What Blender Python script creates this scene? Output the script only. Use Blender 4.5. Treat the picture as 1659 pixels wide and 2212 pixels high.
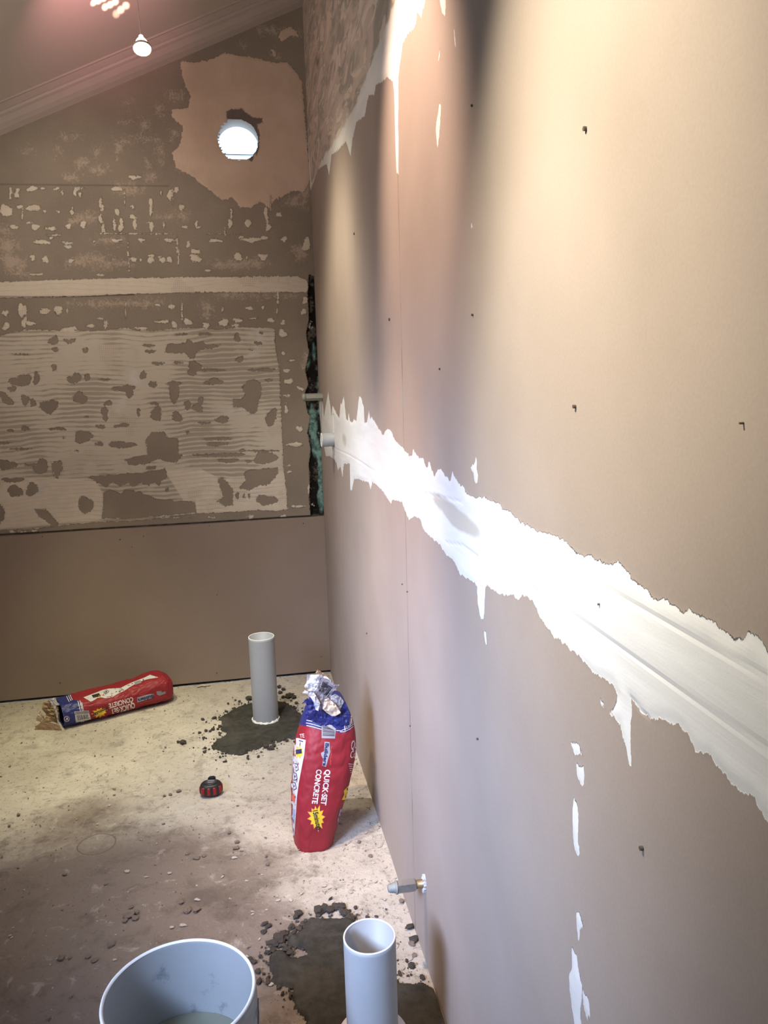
import bpy, bmesh, math, random
import numpy as np
from mathutils import Vector, Matrix
from mathutils.bvhtree import BVHTree
from mathutils.geometry import tessellate_polygon

for o in list(bpy.data.objects): bpy.data.objects.remove(o)
S = bpy.context.scene
C = S.collection
random.seed(7); rng = np.random.default_rng(7)

# ------------------------------------------------------------------ camera
F, YAW, PITCH, ROLL = 1747.03, .17881, .18037, -.02815
CAM = np.array([-.39853, -3.84015, 1.50965])
cy_, sy_ = math.cos(YAW), math.sin(YAW)
FW = np.array([sy_*math.cos(PITCH), cy_*math.cos(PITCH), -math.sin(PITCH)])
r0 = np.array([cy_, -sy_, 0.]); u0 = np.cross(r0, FW)
RT = r0*math.cos(ROLL)+u0*math.sin(ROLL); UP = -r0*math.sin(ROLL)+u0*math.cos(ROLL)
cam = bpy.data.cameras.new('camera'); camo = bpy.data.objects.new('camera', cam); C.objects.link(camo)
cam.sensor_fit = 'VERTICAL'; cam.sensor_height = 24; cam.sensor_width = 18; cam.lens = F/2212*24
cam.clip_start = .02
camo.matrix_world = Matrix([[RT[0], UP[0], -FW[0], CAM[0]], [RT[1], UP[1], -FW[1], CAM[1]], [RT[2], UP[2], -FW[2], CAM[2]], [0, 0, 0, 1]])
S.camera = camo
def ray(x, y): return FW+RT*(x-829.5)/F-UP*(y-1106)/F
def hit(x, y, ax, v):
    d = ray(x, y); return CAM+d*(v-CAM[ax])/d[ax]
def project(P):
    d = np.asarray(P, float)-CAM; z = d@FW
    return 829.5+F*(d@RT)/z, 1106-F*(d@UP)/z

# ------------------------------------------------------------------ world, exposure
S.view_settings.view_transform = 'Standard'; S.view_settings.look = 'None'
S.view_settings.gamma = 1; S.view_settings.use_curve_mapping = False
S.view_settings.exposure = 0
W = bpy.data.worlds.new('world'); S.world = W; W.use_nodes = True
bg = W.node_tree.nodes['Background']; bg.inputs[0].default_value = (.60, .78, 1, 1); bg.inputs[1].default_value = 1.9

def light(name, kind, loc, target, power, col, size=.02, spot=60, blend=1., parent=None, spread=None, size_y=None):
    l = bpy.data.lights.new(name, kind); l.energy = power; l.color = col
    if kind == 'SPOT': l.spot_size = math.radians(spot); l.spot_blend = blend; l.shadow_soft_size = size
    elif kind == 'AREA':
        l.shape = 'RECTANGLE'; l.size = size; l.size_y = size_y or size
        if spread: l.spread = math.radians(spread)
    else: l.shadow_soft_size = size
    o = bpy.data.objects.new(name, l); C.objects.link(o)
    o.location = loc
    d = Vector(target)-Vector(loc)
    if d.length > 0: o.rotation_euler = d.to_track_quat('-Z', 'Y').to_euler()
    if parent: o.parent = parent
    return o
HAL = (1., .74, .47); COOL = (.68, .80, 1.)
# daylight from the window on the left, near the camera
LD = [
 ('window_daylight', 'AREA', (-1.84, -3.72, 1.84), (0, -2.05, .50), 13.5, (.50, .64, 1.), .72, dict(size_y=.66, spread=45)),
 ('window_fill', 'AREA', (-1.84, -2.65, 1.84), (0, -1.25, .70), 5., (.64, .72, 1.), .8, dict(size_y=.66, spread=58)),  # second area light, added to carry cool light along the right wall
 # the row of halogen lamps strung under the ceiling (all but one above the frame), with added fill spots
 ('halogen_and_fill_beam', 'SPOT', (-.88, -2.98, 2.62), (0, -2.94, 1.66), 225, (1, .90, .70), .03, dict(spot=45, blend=1.)),
 ('halogen_and_fill_beam', 'SPOT', (-.66, -2.9, 2.58), (0, -2.80, 1.22), 70, (1, .95, .84), .03, dict(spot=34, blend=1.)),  # extra narrow spot, added for the highlight on the plaster band
 ('halogen_and_fill_beam', 'SPOT', (-.60, -2.12, 2.60), (0, -2.10, 1.95), 98, (1, .72, .56), .03, dict(spot=56, blend=.8)),
 ('halogen_and_fill_beam', 'SPOT', (-.60, -1.10, 2.50), (0, -.85, 1.35), 75, (1, .88, .66), .16, dict(spot=80, blend=1.)),
 ('halogen_and_fill_beam', 'SPOT', (-1.15, -.85, 2.45), (-1.02, -.50, 0), 150, (1, .92, .55), .03, dict(spot=44, blend=1.)),
 ('halogen_and_fill_beam', 'SPOT', (-1.05, -.95, 2.45), (-.95, 0, 2.0), 13, (1, .88, .72), .03, dict(spot=90, blend=1.)),
 ('halogen_and_fill_beam', 'SPOT', (-.65, -1.6, 2.45), (-.35, -1.0, 0), 115, (1, .94, .86), .03, dict(spot=60, blend=1.)),
 ('halogen_and_fill_beam', 'SPOT', (-.95, -2.1, 2.5), (0, -1.75, .38), 165, (1, .66, .36), .03, dict(spot=46, blend=1.)),  # warm fill, added to tint the shadows low on the right wall
 ('halogen_and_fill_beam', 'SPOT', (-1.5, -2.3, 2.1), (-.2, 0, 2.2), 36, (1, .84, .70), .05, dict(spot=110, blend=1.)),  # unseen room fill, added to lift the back wall and corner
]
for q in LD: light(*q[:7], **q[7])

# ------------------------------------------------------------------ numpy noise, grids, distance fields
def vnoise(x, y, seed=0):
    xi = np.floor(x).astype(np.int64); yi = np.floor(y).astype(np.int64); fx = x-xi; fy = y-yi
    fx = fx*fx*(3-2*fx); fy = fy*fy*(3-2*fy)
    def h(a, b):
        n = (a*374761393+b*668265263+seed*1274126177) & 0x7fffffff
        n = ((n ^ (n >> 13))*1274126177) & 0x7fffffff
        return ((n ^ (n >> 16)) & 0xffff)/65535.
    return (h(xi, yi)*(1-fx)+h(xi+1, yi)*fx)*(1-fy)+(h(xi, yi+1)*(1-fx)+h(xi+1, yi+1)*fx)*fy
def fbm(x, y, seed=0, o=4):
    s = 0; a = .5
    for i in range(o): s = s+a*vnoise(x*2**i, y*2**i, seed+i); a *= .5
    return s*1.0/(1-.5**o)-.5       # about -.5 .. .5
def polysdf(U, V, poly, clamp=.04):
    """signed distance (positive inside) of points U,V to a closed polygon, clamped; only near its box"""
    P = np.array(poly, float); out = np.full(U.shape, -clamp)
    m = (U > P[:, 0].min()-clamp) & (U < P[:, 0].max()+clamp) & (V > P[:, 1].min()-clamp) & (V < P[:, 1].max()+clamp)
    if not m.any(): return out
    u = U[m]; v = V[m]; d = np.full(u.shape, 1e9); ins = np.zeros(u.shape, bool)
    for (ax, ay), (bx, by) in zip(P, np.roll(P, -1, 0)):
        ex, ey = bx-ax, by-ay; L = ex*ex+ey*ey+1e-12
        t = np.clip(((u-ax)*ex+(v-ay)*ey)/L, 0, 1)
        d = np.minimum(d, (u-ax-t*ex)**2+(v-ay-t*ey)**2)
        if abs(ey) > 1e-12: ins ^= ((ay > v) != (by > v)) & (u < (v-ay)*ex/ey+ax)
    d = np.sqrt(d); out[m] = np.clip(np.where(ins, d, -d), -clamp, clamp)
    return out
def ell(cx, cy, rx, ry, n=14, rot=0, wob=.22):
    s = random.random()*9; pts = []
    for i in range(n):
        a = 2*math.pi*i/n; k = 1+wob*(math.sin(2*a+s)*.6+math.sin(3*a+2*s)*.6+random.uniform(-.4, .4))
        x = rx*k*math.cos(a); y = ry*k*math.sin(a)
        pts.append((cx+x*math.cos(rot)-y*math.sin(rot), cy+x*math.sin(rot)+y*math.cos(rot)))
    return pts
def setattr_f(me, name, arr):
    a = me.attributes.new(name, 'FLOAT', 'POINT'); a.data.foreach_set('value', np.ascontiguousarray(arr, dtype=np.float32).ravel())
def gridmesh(name, P, keep=None, smooth=True):
    """P: (m,n,3) array -> mesh; keep: (m-1,n-1) mask"""
    m, n = P.shape[:2]
    idx = np.arange(m*n).reshape(m, n)
    q = np.stack([idx[:-1, :-1], idx[1:, :-1], idx[1:, 1:], idx[:-1, 1:]], -1)
    q = q[keep] if keep is not None else q.reshape(-1, 4)
    q = q.reshape(-1, 4)
    me = bpy.data.meshes.new(name)
    me.vertices.add(m*n); me.vertices.foreach_set('co', P.reshape(-1).astype(np.float32))
    me.loops.add(q.size); me.loops.foreach_set('vertex_index', q.reshape(-1).astype(np.int32))
    me.polygons.add(len(q)); me.polygons.foreach_set('loop_start', (np.arange(len(q))*4).astype(np.int32))
    me.polygons.foreach_set('use_smooth', np.full(len(q), smooth))
    me.update(calc_edges=True)
    return me
def link(name, me, mat=None, parent=None, **kw):
    o = bpy.data.objects.new(name, me); C.objects.link(o)
    if mat:
        for m_ in (mat if isinstance(mat, (list, tuple)) else [mat]): me.materials.append(m_)
    if parent: o.parent = parent
    for k, v in kw.items(): o[k] = v
    return o
def thing(name, label, cat, loc=(0, 0, 0), rz=0, group=None):
    o = bpy.data.objects.new(name, None); C.objects.link(o); o.location = loc; o.rotation_euler = (0, 0, rz)
    o['label'] = label; o['category'] = cat; o.empty_display_size = .05
    if group: o['group'] = group
    return o
def pm(name, verts, faces, smooth=False):
    me = bpy.data.meshes.new(name); me.from_pydata([tuple(v) for v in verts], [], faces); me.update()
    if smooth: me.polygons.foreach_set('use_smooth', [True]*len(me.polygons))
    return me
def lathe(prof, n=64, cap0=False, cap1=False):
    v = []; f = []
    for r, z in prof:
        for i in range(n):
            a = 2*math.pi*i/n; v.append((r*math.cos(a), r*math.sin(a), z))
    for j in range(len(prof)-1):
        for i in range(n):
            k = (i+1) % n; f.append((j*n+i, j*n+k, (j+1)*n+k, (j+1)*n+i))
    if cap0: f.append(tuple(range(n))[::-1])
    if cap1: f.append(tuple(range((len(prof)-1)*n, len(prof)*n)))
    return v, f
def box(x0, x1, y0, y1, z0, z1, bev=0):
    bm = bmesh.new(); bmesh.ops.create_cube(bm, size=1)
    for v in bm.verts: v.co = Vector((x0 if v.co.x < 0 else x1, y0 if v.co.y < 0 else y1, z0 if v.co.z < 0 else z1))
    if bev: bmesh.ops.bevel(bm, geom=bm.edges[:], offset=bev, segments=2, affect='EDGES')
    me = bpy.data.meshes.new('box'); bm.to_mesh(me); bm.free(); return me

# ------------------------------------------------------------------ materials
class N:
    def __init__(s, name):
        s.m = bpy.data.materials.new(name); s.m.use_nodes = True; s.t = s.m.node_tree; s.t.nodes.clear()
        s.out = s.t.nodes.new('ShaderNodeOutputMaterial'); s.b = s.t.nodes.new('ShaderNodeBsdfPrincipled')
        s.t.links.new(s.b.outputs[0], s.out.inputs[0]); s.co = None
    def n(s, typ, ins=None, **kw):
        nd = s.t.nodes.new('ShaderNode'+typ)
        for k, v in kw.items(): setattr(nd, k, v)
        for k, v in (ins or {}).items():
            if hasattr(v, 'is_output') or isinstance(v, bpy.types.NodeSocket): s.t.links.new(v, nd.inputs[k])
            elif isinstance(v, tuple) and len(v) == 3 and nd.inputs[k].type == 'RGBA': nd.inputs[k].default_value = (*v, 1)
            else: nd.inputs[k].default_value = v
        return nd
    def obj(s):
        if not s.co: s.co = s.n('TexCoord').outputs['Object']
        return s.co
    def noise(s, scale, detail=4, rough=.55, stretch=None, dist=0, off=None):
        v = s.obj()
        if stretch or off: v = s.n('Mapping', {0: v, 'Scale': stretch or (1, 1, 1), 'Location': off or (0, 0, 0)}).outputs[0]
        return s.n('TexNoise', {'Vector': v, 'Scale': scale, 'Detail': detail, 'Roughness': rough, 'Distortion': dist}).outputs['Fac']
    def attr(s, name): return s.n('Attribute', attribute_name=name).outputs['Fac']
    def math(s, op, a, b=0., c=None):
        i = {0: a, 1: b}
        if c is not None: i[2] = c
        return s.n('Math', i, operation=op).outputs[0]
    def rng(s, v, a, b, c=0., d=1., smooth=True):
        return s.n('MapRange', {'Value': v, 'From Min': a, 'From Max': b, 'To Min': c, 'To Max': d}, interpolation_type='SMOOTHSTEP' if smooth else 'LINEAR').outputs[0]
    def mix(s, f, a, b, mode='MIX'):
        nd = s.n('Mix', data_type='RGBA', blend_type=mode)
        for k, v in ((0, f), (6, a), (7, b)):
            if isinstance(v, bpy.types.NodeSocket): s.t.links.new(v, nd.inputs[k])
            elif isinstance(v, tuple): nd.inputs[k].default_value = (*v, 1)
            else: nd.inputs[k].default_value = v
        return nd.outputs[2]
    def set(s, **kw):
        names = dict(col='Base Color', rough='Roughness', metal='Metallic', spec='Specular IOR Level', trans='Transmission Weight', coat='Coat Weight', normal='Normal', emis='Emission Color', estr='Emission Strength', ior='IOR', sss='Subsurface Weight')
        for k, v in kw.items():
            i = s.b.inputs[names[k]]
            if isinstance(v, bpy.types.NodeSocket): s.t.links.new(v, i)
            elif isinstance(v, tuple): i.default_value = (*v, 1)
            else: i.default_value = v
        return s
    def bump(s, h, strength=.3, dist=.002):
        s.t.links.new(s.n('Bump', {'Height': h, 'Strength': strength, 'Distance': dist}).outputs[0], s.b.inputs['Normal']); return s
def simple(name, col, rough=.6, metal=0, var=.12, scale=30, bump=0, dirt=None, dscale=8, **kw):
    a = N(name); f = a.noise(scale)
    c = a.mix(f, tuple(x*(1-var) for x in col), tuple(min(1, x*(1+var)) for x in col))
    if dirt: c = a.mix(a.rng(a.noise(dscale, 6, .65, off=(3, 1, 2)), .56, .68), c, dirt)
    a.set(col=c, rough=rough, metal=metal, **kw)
    if bump: a.bump(a.noise(scale*4), bump, .001)
    return a.m

BOARD = (.50, .395, .325)
# right wall -------------------------------------------------------
a = N('right_wall_board')
base = a.mix(a.rng(a.noise(2.2, 5), .3, .7), (.322, .264, .222), (.392, .325, .278))
base = a.mix(.35, base, a.mix(a.noise(260, 2), (.25, .20, .165), (.40, .335, .29)))
pn = a.noise(60, 5, .65, stretch=(1, 1, .28)); pn2 = a.noise(14, 4, .6, off=(5, 5, 5))
sd = a.math('ADD', a.attr('paste'), a.math('MULTIPLY', a.math('SUBTRACT', pn, .5), .022))
m = a.rng(sd, -.0008, .0008)
tone = a.attr('tone')
pc = a.mix(a.rng(a.noise(9, 6, .6, stretch=(1, .3, 1.6)), .35, .65), (.66, .655, .635), (.745, .74, .715))
pc = a.mix(a.rng(a.math('ADD', tone, a.math('MULTIPLY', a.math('SUBTRACT', a.noise(25, 4), .5), .4)), .35, .75), pc, (.50, .465, .40))
old = a.attr('old')                                 # older, smeared compound of the top joint
oc = a.mix(a.rng(a.noise(7, 6, .6, stretch=(1, .55, 1.6), dist=1.6), .42, .60), (.56, .47, .40), (.36, .33, .28))
oc = a.mix(a.rng(a.noise(10, 5, .6, stretch=(1, .45, 1.8), off=(7, 2, 1), dist=1.4), .53, .60), oc, (.66, .57, .48))
pc = a.mix(a.rng(a.math('ADD', old, a.math('MULTIPLY', a.math('SUBTRACT', pn2, .5), .05)), -.006, .006), pc, oc)
col = a.mix(m, base, pc)
ln = a.attr('line')
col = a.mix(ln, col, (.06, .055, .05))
col = a.mix(a.attr('teal'), col, (.20, .30, .33))
a.set(col=col, rough=a.mix(m, (.75,)*3, (.8,)*3), spec=.25)
rd = a.noise(5, 5, .6, stretch=(1, .35, 6), dist=.4)
h = a.math('ADD', a.math('MULTIPLY', m, 1.2), a.math('ADD', a.math('MULTIPLY', a.math('MULTIPLY', rd, m), 1.), a.math('MULTIPLY', a.noise(300, 2), .10)))
h = a.math('ADD', h, a.math('MULTIPLY', a.attr('ridge'), 1.2))
a.bump(h, .55, .0016)
M_RIGHT = a.m
# back wall --------------------------------------------------------
a = N('back_wall_board')
base = a.mix(a.rng(a.noise(3, 6), .3, .7), (.235, .200, .160), (.315, .27, .215))
base = a.mix(.3, base, a.mix(a.noise(120, 3), (.20, .16, .13), (.42, .35, .29)))
wn = a.math('ADD', a.math('SUBTRACT', a.noise(34, 7, .78, dist=.6), .5), a.math('MULTIPLY', a.math('SUBTRACT', a.noise(120, 4, .7), .5), .6))
def sm(att, amp=.034, e=.001): return a.rng(a.math('ADD', a.attr(att), a.math('MULTIPLY', wn, amp)), -e, e)
mp = sm('paste'); mc = sm('cream', .035); ml = sm('sheet', 0); mf = a.rng(a.math('ADD', a.attr('smear'), a.math('MULTIPLY', wn, .17)), -.012, .03)
sep = a.n('SeparateXYZ', {0: a.obj()})
zz = a.math('ADD', sep.outputs[2], a.math('MULTIPLY', a.math('SUBTRACT', a.noise(2.2, 3, .5), .5), .10))
comb = a.math('SINE', a.math('MULTIPLY', zz, 2*math.pi/.0205))
comb = a.math('ADD', comb, a.math('MULTIPLY', a.math('SUBTRACT', a.noise(9, 4, .6, stretch=(.35, 1, 1)), .5), 3.4))
combm = a.rng(a.math('ADD', comb, a.rng(a.noise(3, 4, .6, off=(9, 0, 4)), .40, .62, -.3, 1.6)), -.6, .9)
pc = a.mix(combm, (.40, .355, .29), (.58, .525, .435))
pc = a.mix(a.rng(a.attr('plain'), -.004, .004), pc, a.mix(a.noise(20, 5), (.60, .53, .43), (.74, .67, .56)))
pc = a.mix(a.rng(a.noise(5, 4, .5, off=(2, 2, 8)), .58, .72), pc, (.62, .60, .55))
br = a.n('TexBrick', {'Vector': a.n('Mapping', {0: a.obj(), 'Rotation': (math.pi/2, 0, 0)}).outputs[0], 'Color1': (1, 1, 1), 'Color2': (1, 1, 1), 'Mortar': (0, 0, 0), 'Scale': 1., 'Mortar Size': .0012, 'Brick Width': .0085, 'Row Height': .0085}, offset=0.)
mesh_m = a.math('MULTIPLY', a.rng(a.noise(6, 3, .5, off=(1, 9, 3)), .57, .62), a.math('SUBTRACT', 1., br.outputs['Fac']))
grid_m = a.math('MULTIPLY', a.rng(a.noise(6, 3, .5, off=(1, 9, 3)), .57, .62), br.outputs['Fac'])
pc = a.mix(a.math('MULTIPLY', grid_m, .45), pc, (.40, .33, .25))
col = a.mix(mf, base, a.mix(.62, base, (.56, .46, .37)))
col = a.mix(mp, col, pc)
col = a.mix(mc, col, a.mix(a.rng(a.noise(6, 5), .3, .7), (.56, .43, .33), (.66, .52, .41)))
col = a.mix(a.rng(a.math('ADD', a.attr('dark'), a.math('MULTIPLY', wn, .03)), -.004, .004), col, (.17, .14, .125))
sc = a.mix(a.rng(a.noise(1.6, 4), .3, .7), (.265, .208, .172), (.32, .256, .213)); sc = a.mix(.25, sc, a.mix(a.noise(200, 2), (.28, .22, .18), (.48, .39, .33)))
col = a.mix(ml, col, sc)
te = a.mix(a.rng(a.noise(24, 5, .7), .42, .58), (.07, .14, .13), (.22, .38, .35))
gp = a.mix(a.attr('teal'), a.mix(a.rng(a.noise(22, 6, .7), .5, .62), (.012, .010, .009), (.12, .11, .09)), te)
col = a.mix(sm('gap', .035), col, a.mix(a.rng(a.noise(17, 5, .7, off=(3, 3, 3)), .64, .66), gp, (.55, .5, .42)))
col = a.mix(a.attr('line'), col, (.015, .012, .01))
a.set(col=col, rough=.85, spec=.15)
h = a.math('ADD', a.math('MULTIPLY', mp, a.math('ADD', 1.6, a.math('MULTIPLY', combm, .7))), a.math('ADD', a.math('MULTIPLY', mc, 1.2), a.math('MULTIPLY', a.math('MULTIPLY', a.noise(45, 6, .7), a.math('SUBTRACT', 1., ml)), .9)))
h = a.math('ADD', h, a.math('MULTIPLY', sm('gap', .02), a.math('MULTIPLY', a.noise(30, 6, .8), 4)))
a.bump(h, .8, .0022)
M_BACK = a.m
# floor ------------------------------------------------------------
a = N('dusty_concrete_floor')
f1 = a.rng(a.noise(2.4, 7, .62), .36, .64); f2 = a.noise(11, 8, .72, dist=.3); f3 = a.noise(70, 6, .75)
col = a.mix(f1, (.48, .44, .385), (.60, .56, .49))
dm = a.math('ADD', a.attr('dirt'), a.math('MULTIPLY', a.math('SUBTRACT', f2, .5), .9))
col = a.mix(a.rng(dm, .25, .95, 0, .9), col, (.225, .182, .150))
col = a.mix(a.rng(f2, .50, .66, 0, .62), col, a.mix(.62, col, (.10, .08, .065)))
col = a.mix(a.rng(a.noise(16, 7, .7, off=(1, 5, 3), dist=.8), .56, .68, 0, .5), col, a.mix(.5, col, (.80, .76, .70)))
wm = a.math('ADD', a.attr('wet'), a.math('MULTIPLY', a.math('SUBTRACT', f2, .5), 1.3))
col = a.mix(a.rng(wm, .35, .9, 0, .75), col, (.14, .115, .095))
col = a.mix(a.rng(f3, .56, .66, 0, .75), col, (.19, .165, .14))
col = a.mix(a.rng(a.noise(28, 6, .7, off=(8, 1, 2), dist=.5), .57, .66, 0, .55), col, (.25, .215, .18))
col = a.mix(a.rng(a.noise(48, 5, .7, off=(4, 4, 4)), .66, .72, 0, .8), col, (.70, .67, .60))
vo = a.n('TexVoronoi', {'Vector': a.n('Mapping', {0: a.obj(), 'Scale': (1, .6, 1)}).outputs[0], 'Scale': 55.}, feature='F1').outputs['Distance']
col = a.mix(a.math('MULTIPLY', a.rng(vo, .20, .10), a.rng(a.noise(9, 4, off=(6, 1, 0)), .50, .62)), col, (.15, .125, .10))
dst = a.n('VectorMath', {0: a.n('Mapping', {0: a.obj(), 'Location': (.922, 1.302, 0)}).outputs[0]}, operation='LENGTH').outputs['Value']
dst = a.math('ADD', dst, a.math('MULTIPLY', a.math('SUBTRACT', a.noise(8, 3), .5), .012))
ring = a.rng(a.math('ABSOLUTE', a.math('SUBTRACT', dst, .058)), .0032, .0012, 0, .75)
col = a.mix(ring, col, (.16, .14, .11))
a.set(col=col, rough=.92, spec=.1)
a.bump(a.math('ADD', a.math('MULTIPLY', f2, 1.3), a.math('ADD', a.math('MULTIPLY', f3, .55), a.math('MULTIPLY', a.noise(220, 4, .7), .22))), .9, .006)
M_FLOOR = a.m
# wet concrete
a = N('wet_concrete')
f = a.noise(40, 8, .75); col = a.mix(a.rng(f, .3, .7), (.026, .025, .020), (.060, .057, .046))
col = a.mix(a.rng(a.noise(5, 4), .5, .7, 0, .6), col, (.085, .08, .068))
a.set(col=col, rough=.62, spec=.35); a.bump(a.math('ADD', f, a.math('MULTIPLY', a.noise(160, 4, .8), .5)), .8, .004); M_WET = a.m
M_CRUMB = simple('cement_crumb', (.060, .050, .040), .95, bump=.6, var=.4, scale=60)
M_FLAKE = simple('plaster_flake', (.46, .41, .34), .85, bump=.3, var=.2, scale=40)
M_CLOD = simple('earth_clod', (.215, .172, .14), .95, bump=.6, var=.3, scale=60)
M_CEIL = simple('ceiling_paint', (.66, .60, .54), .42, var=.03, scale=4, spec=.5)
M_CORN = simple('cornice_paint', (.47, .40, .36), .6, var=.05, scale=20, bump=.1)
M_OTHER = simple('painted_plasterboard', (.50, .43, .37), .8)
M_PVC = simple('white_pvc', (.37, .39, .40), .5, var=.05, scale=12, dirt=(.36, .37, .37), dscale=30, spec=.5)
M_PVCR = simple('pvc_cut_edge', (.80, .80, .76), .6)
M_WHITE = simple('white_plastic_film', (.75, .75, .70), .5, bump=.3)
M_BUCK = simple('grey_bucket_plastic', (.31, .335, .34), .45, var=.08, scale=6, dirt=(.17, .19, .20), dscale=13, spec=.4)
M_RED = simple('printed_red_paper', (.27, .013, .024), .55, var=.15, scale=14, bump=.3)
M_BLUE = simple('printed_blue_paper', (.018, .026, .16), .5, var=.2, scale=14, bump=.3)
M_PW = simple('white_paper', (.60, .60, .63), .85, var=.08, scale=20, bump=.15, spec=.15)
M_KRAFT = simple('brown_kraft_paper', (.36, .25, .16), .8, var=.25, scale=25, bump=.4)
M_CREAMP = simple('cream_inner_paper', (.60, .50, .40), .9, var=.15, scale=25, bump=.2, spec=.1)
M_GREYP = simple('grey_printed_paper', (.26, .24, .27), .9, var=.2, scale=25, bump=.3)
M_YEL = simple('printed_yellow', (.80, .58, .03), .5)
M_INK = simple('dark_ink', (.02, .02, .03), .5)
M_NAVY = simple('navy_ink', (.02, .03, .12), .5)
M_TXT = simple('white_ink', (.74, .66, .66), .5)
M_TXTR = simple('orange_red_ink', (.70, .12, .08), .5)
M_LAV = simple('pale_blue_ink', (.30, .36, .56), .5)
M_BARG = simple('barcode_panel', (.36, .36, .40), .85, spec=.15)
M_BLK = simple('black_rubber', (.016, .018, .017), .45, var=.3, spec=.5)
M_GRIP = simple('red_rubber', (.30, .012, .016), .4, spec=.5)
M_LBL = simple('dark_label', (.035, .036, .04), .35, spec=.6)
M_METAL = simple('dull_chromed_metal', (.42, .42, .41), .35, metal=.85, var=.25, scale=40, dirt=(.30, .29, .27), dscale=60)
M_GREYM = simple('dusty_grey_metal', (.30, .31, .28), .6, metal=.2, var=.2, scale=50)
M_BRASS = simple('dusty_brass', (.42, .29, .15), .45, metal=.7, var=.25, scale=60)
M_TORN = simple('torn_plaster_paper', (.52, .51, .50), .8, bump=.4)
M_GAPSHADE = simple('gap_shade_colour', (.02, .017, .015), .9)  # shade of the gap under the back sheet, given as base colour
M_SCREW = simple('screw_steel', (.14, .12, .10), .5, metal=.5)
M_CORD = simple('lamp_cord', (.55, .42, .40), .5)
M_CHROME = simple('lamp_chrome', (.8, .74, .7), .2, metal=.8, var=.03)
a = N('water'); a.set(col=(.20, .22, .17), rough=.08, spec=.5); a.bump(a.noise(30, 4), .1, .002); M_WATER = a.m
a = N('lit_halogen_lens'); a.set(col=(1, .9, .8), emis=(1, .86, .62), estr=22.); M_LENS = a.m
a = N('lit_reflector_glass'); a.set(col=(1, .85, .8), emis=(1, .74, .66), estr=2.6); M_REFL = a.m
a = N('window_glass'); a.set(col=(.9, .95, 1), rough=.02, trans=1.); M_GLASS = a.m

# ------------------------------------------------------------------ setting: right wall
def wpoly(pts, ax):      # traced outline in photograph pixels -> wall plane (u,v)
    o = []
    for x, y in pts:
        h = hit(x, y, ax, 0.); o.append((h[1], h[2]) if ax == 0 else (h[0], h[2]) if ax == 1 else (h[0], h[1]))
    return o
K_CEIL, C_CEIL = .429, 3.135
ys = np.concatenate([[-4.8, -4.3, -3.9, -3.7], np.arange(-3.55, -1.6, .0042), np.arange(-1.6, -.001, .0055), [0., .03, .07]])
zs = np.concatenate([[-.03, -.012], np.arange(.0, 3.12, .0048), [C_CEIL+.01]])
U, V = np.meshgrid(ys, zs, indexing='ij')
def pts(s): v = [float(k) for k in s.replace(';', ' ').replace(',', ' ').split()]; return list(zip(v[::2], v[1::2]))
BAND = pts("""689,868 697,866 700,900 703,880 709,847 714,880 716,900 718,876 722,882 728,895 733,903 736,870 738,874 743,854 745,880 748,905 752,908 753,890 756,910 762,912 765,905 770,910
776,855 781,862 786,880 788,913 793,912 797,888 800,905 803,900 812,915 820,928 828,940 833,930 838,925 845,930 850,945 862,960 870,965 875,975 882,980 885,985 890,983 893,970 898,980 906,988 915,990 917,1003
925,1010 926,995 932,1010 938,1028 943,1020 950,1010 957,1020 965,1030 973,1038 978,1020 983,1030 990,1045 1000,1050 1010,1065 1020,1075 1030,1078 1036,1072 1045,1072 1060,1080 1075,1088 1090,1100 1110,1115
1130,1130 1150,1140 1170,1150 1185,1153 1200,1158 1220,1172 1240,1190 1260,1203 1275,1203 1290,1208 1305,1215 1315,1220 1325,1216 1337,1214 1345,1225 1360,1245 1380,1262 1400,1280 1420,1293 1435,1295
1450,1305 1475,1320 1490,1317 1505,1330 1520,1328 1540,1340 1552,1355 1565,1370 1580,1376 1605,1378 1612,1360 1625,1368 1640,1385 1650,1405 1659,1412 1760,1500
1760,1900 1659,1772 1626,1719 1599,1703 1572,1682 1548,1652 1535,1632 1504,1622 1487,1588 1474,1571 1457,1559 1430,1553 1413,1551 1403,1553 1364,1509 1363,1520 1363,1655 1359,1649 1349,1605 1339,1561
1319,1547 1316,1537 1332,1517 1336,1500 1326,1477 1302,1463 1282,1453 1268,1436 1248,1416 1228,1399 1211,1382 1191,1369 1181,1352 1164,1329 1154,1305 1140,1288 1127,1285 1117,1295 1107,1283 1081,1283 1066,1273 1048,1264
1045,1339 1039,1338 1031,1302 1031,1264 1019,1255 993,1239 981,1211 962,1195 950,1176 931,1160 915,1142 909,1123 896,1113 884,1124 877,1107 868,1082 849,1079 845,1088 837,1076 827,1060 818,1051 805,1041 801,1057 796,1040
783,1038 774,1034 765,1035 760,1060 757,1057 756,1001 749,1002 743,1001 740,1032 736,1007 730,1016 727,1001 721,991 712,985 704,985 696,945 691,900""")
NEWP = [BAND, pts("1028,980 1031,995 1030,1010 1033,1030 1030,1044 1025,1040 1022,1020 1014,1010 1024,1000"),
        pts("1233,1605 1255,1608 1257,1633 1240,1628"), pts("1245,1650 1258,1655 1262,1675 1260,1695 1253,1694 1246,1675"),
        pts("1240,1722 1248,1746 1248,1796 1253,1847 1248,1850 1238,1827 1235,1753"), pts("1243,1970 1253,1970 1258,2002 1254,2014 1249,2035 1246,2005"),
        pts("1235,2049 1245,2066 1248,2093 1257,2133 1254,2174 1253,2235 1242,2235 1233,2167 1228,2106 1234,2086"),
        pts("1045,1362 1049,1364 1051,1394 1047,1385"), pts("1255,1250 1260,1252 1262,1264 1257,1264"),
        pts("1257,2140 1266,2150 1275,2190 1268,2210 1260,2170"), pts("1296,1510 1306,1515 1307,1535 1300,1530")]
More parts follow.
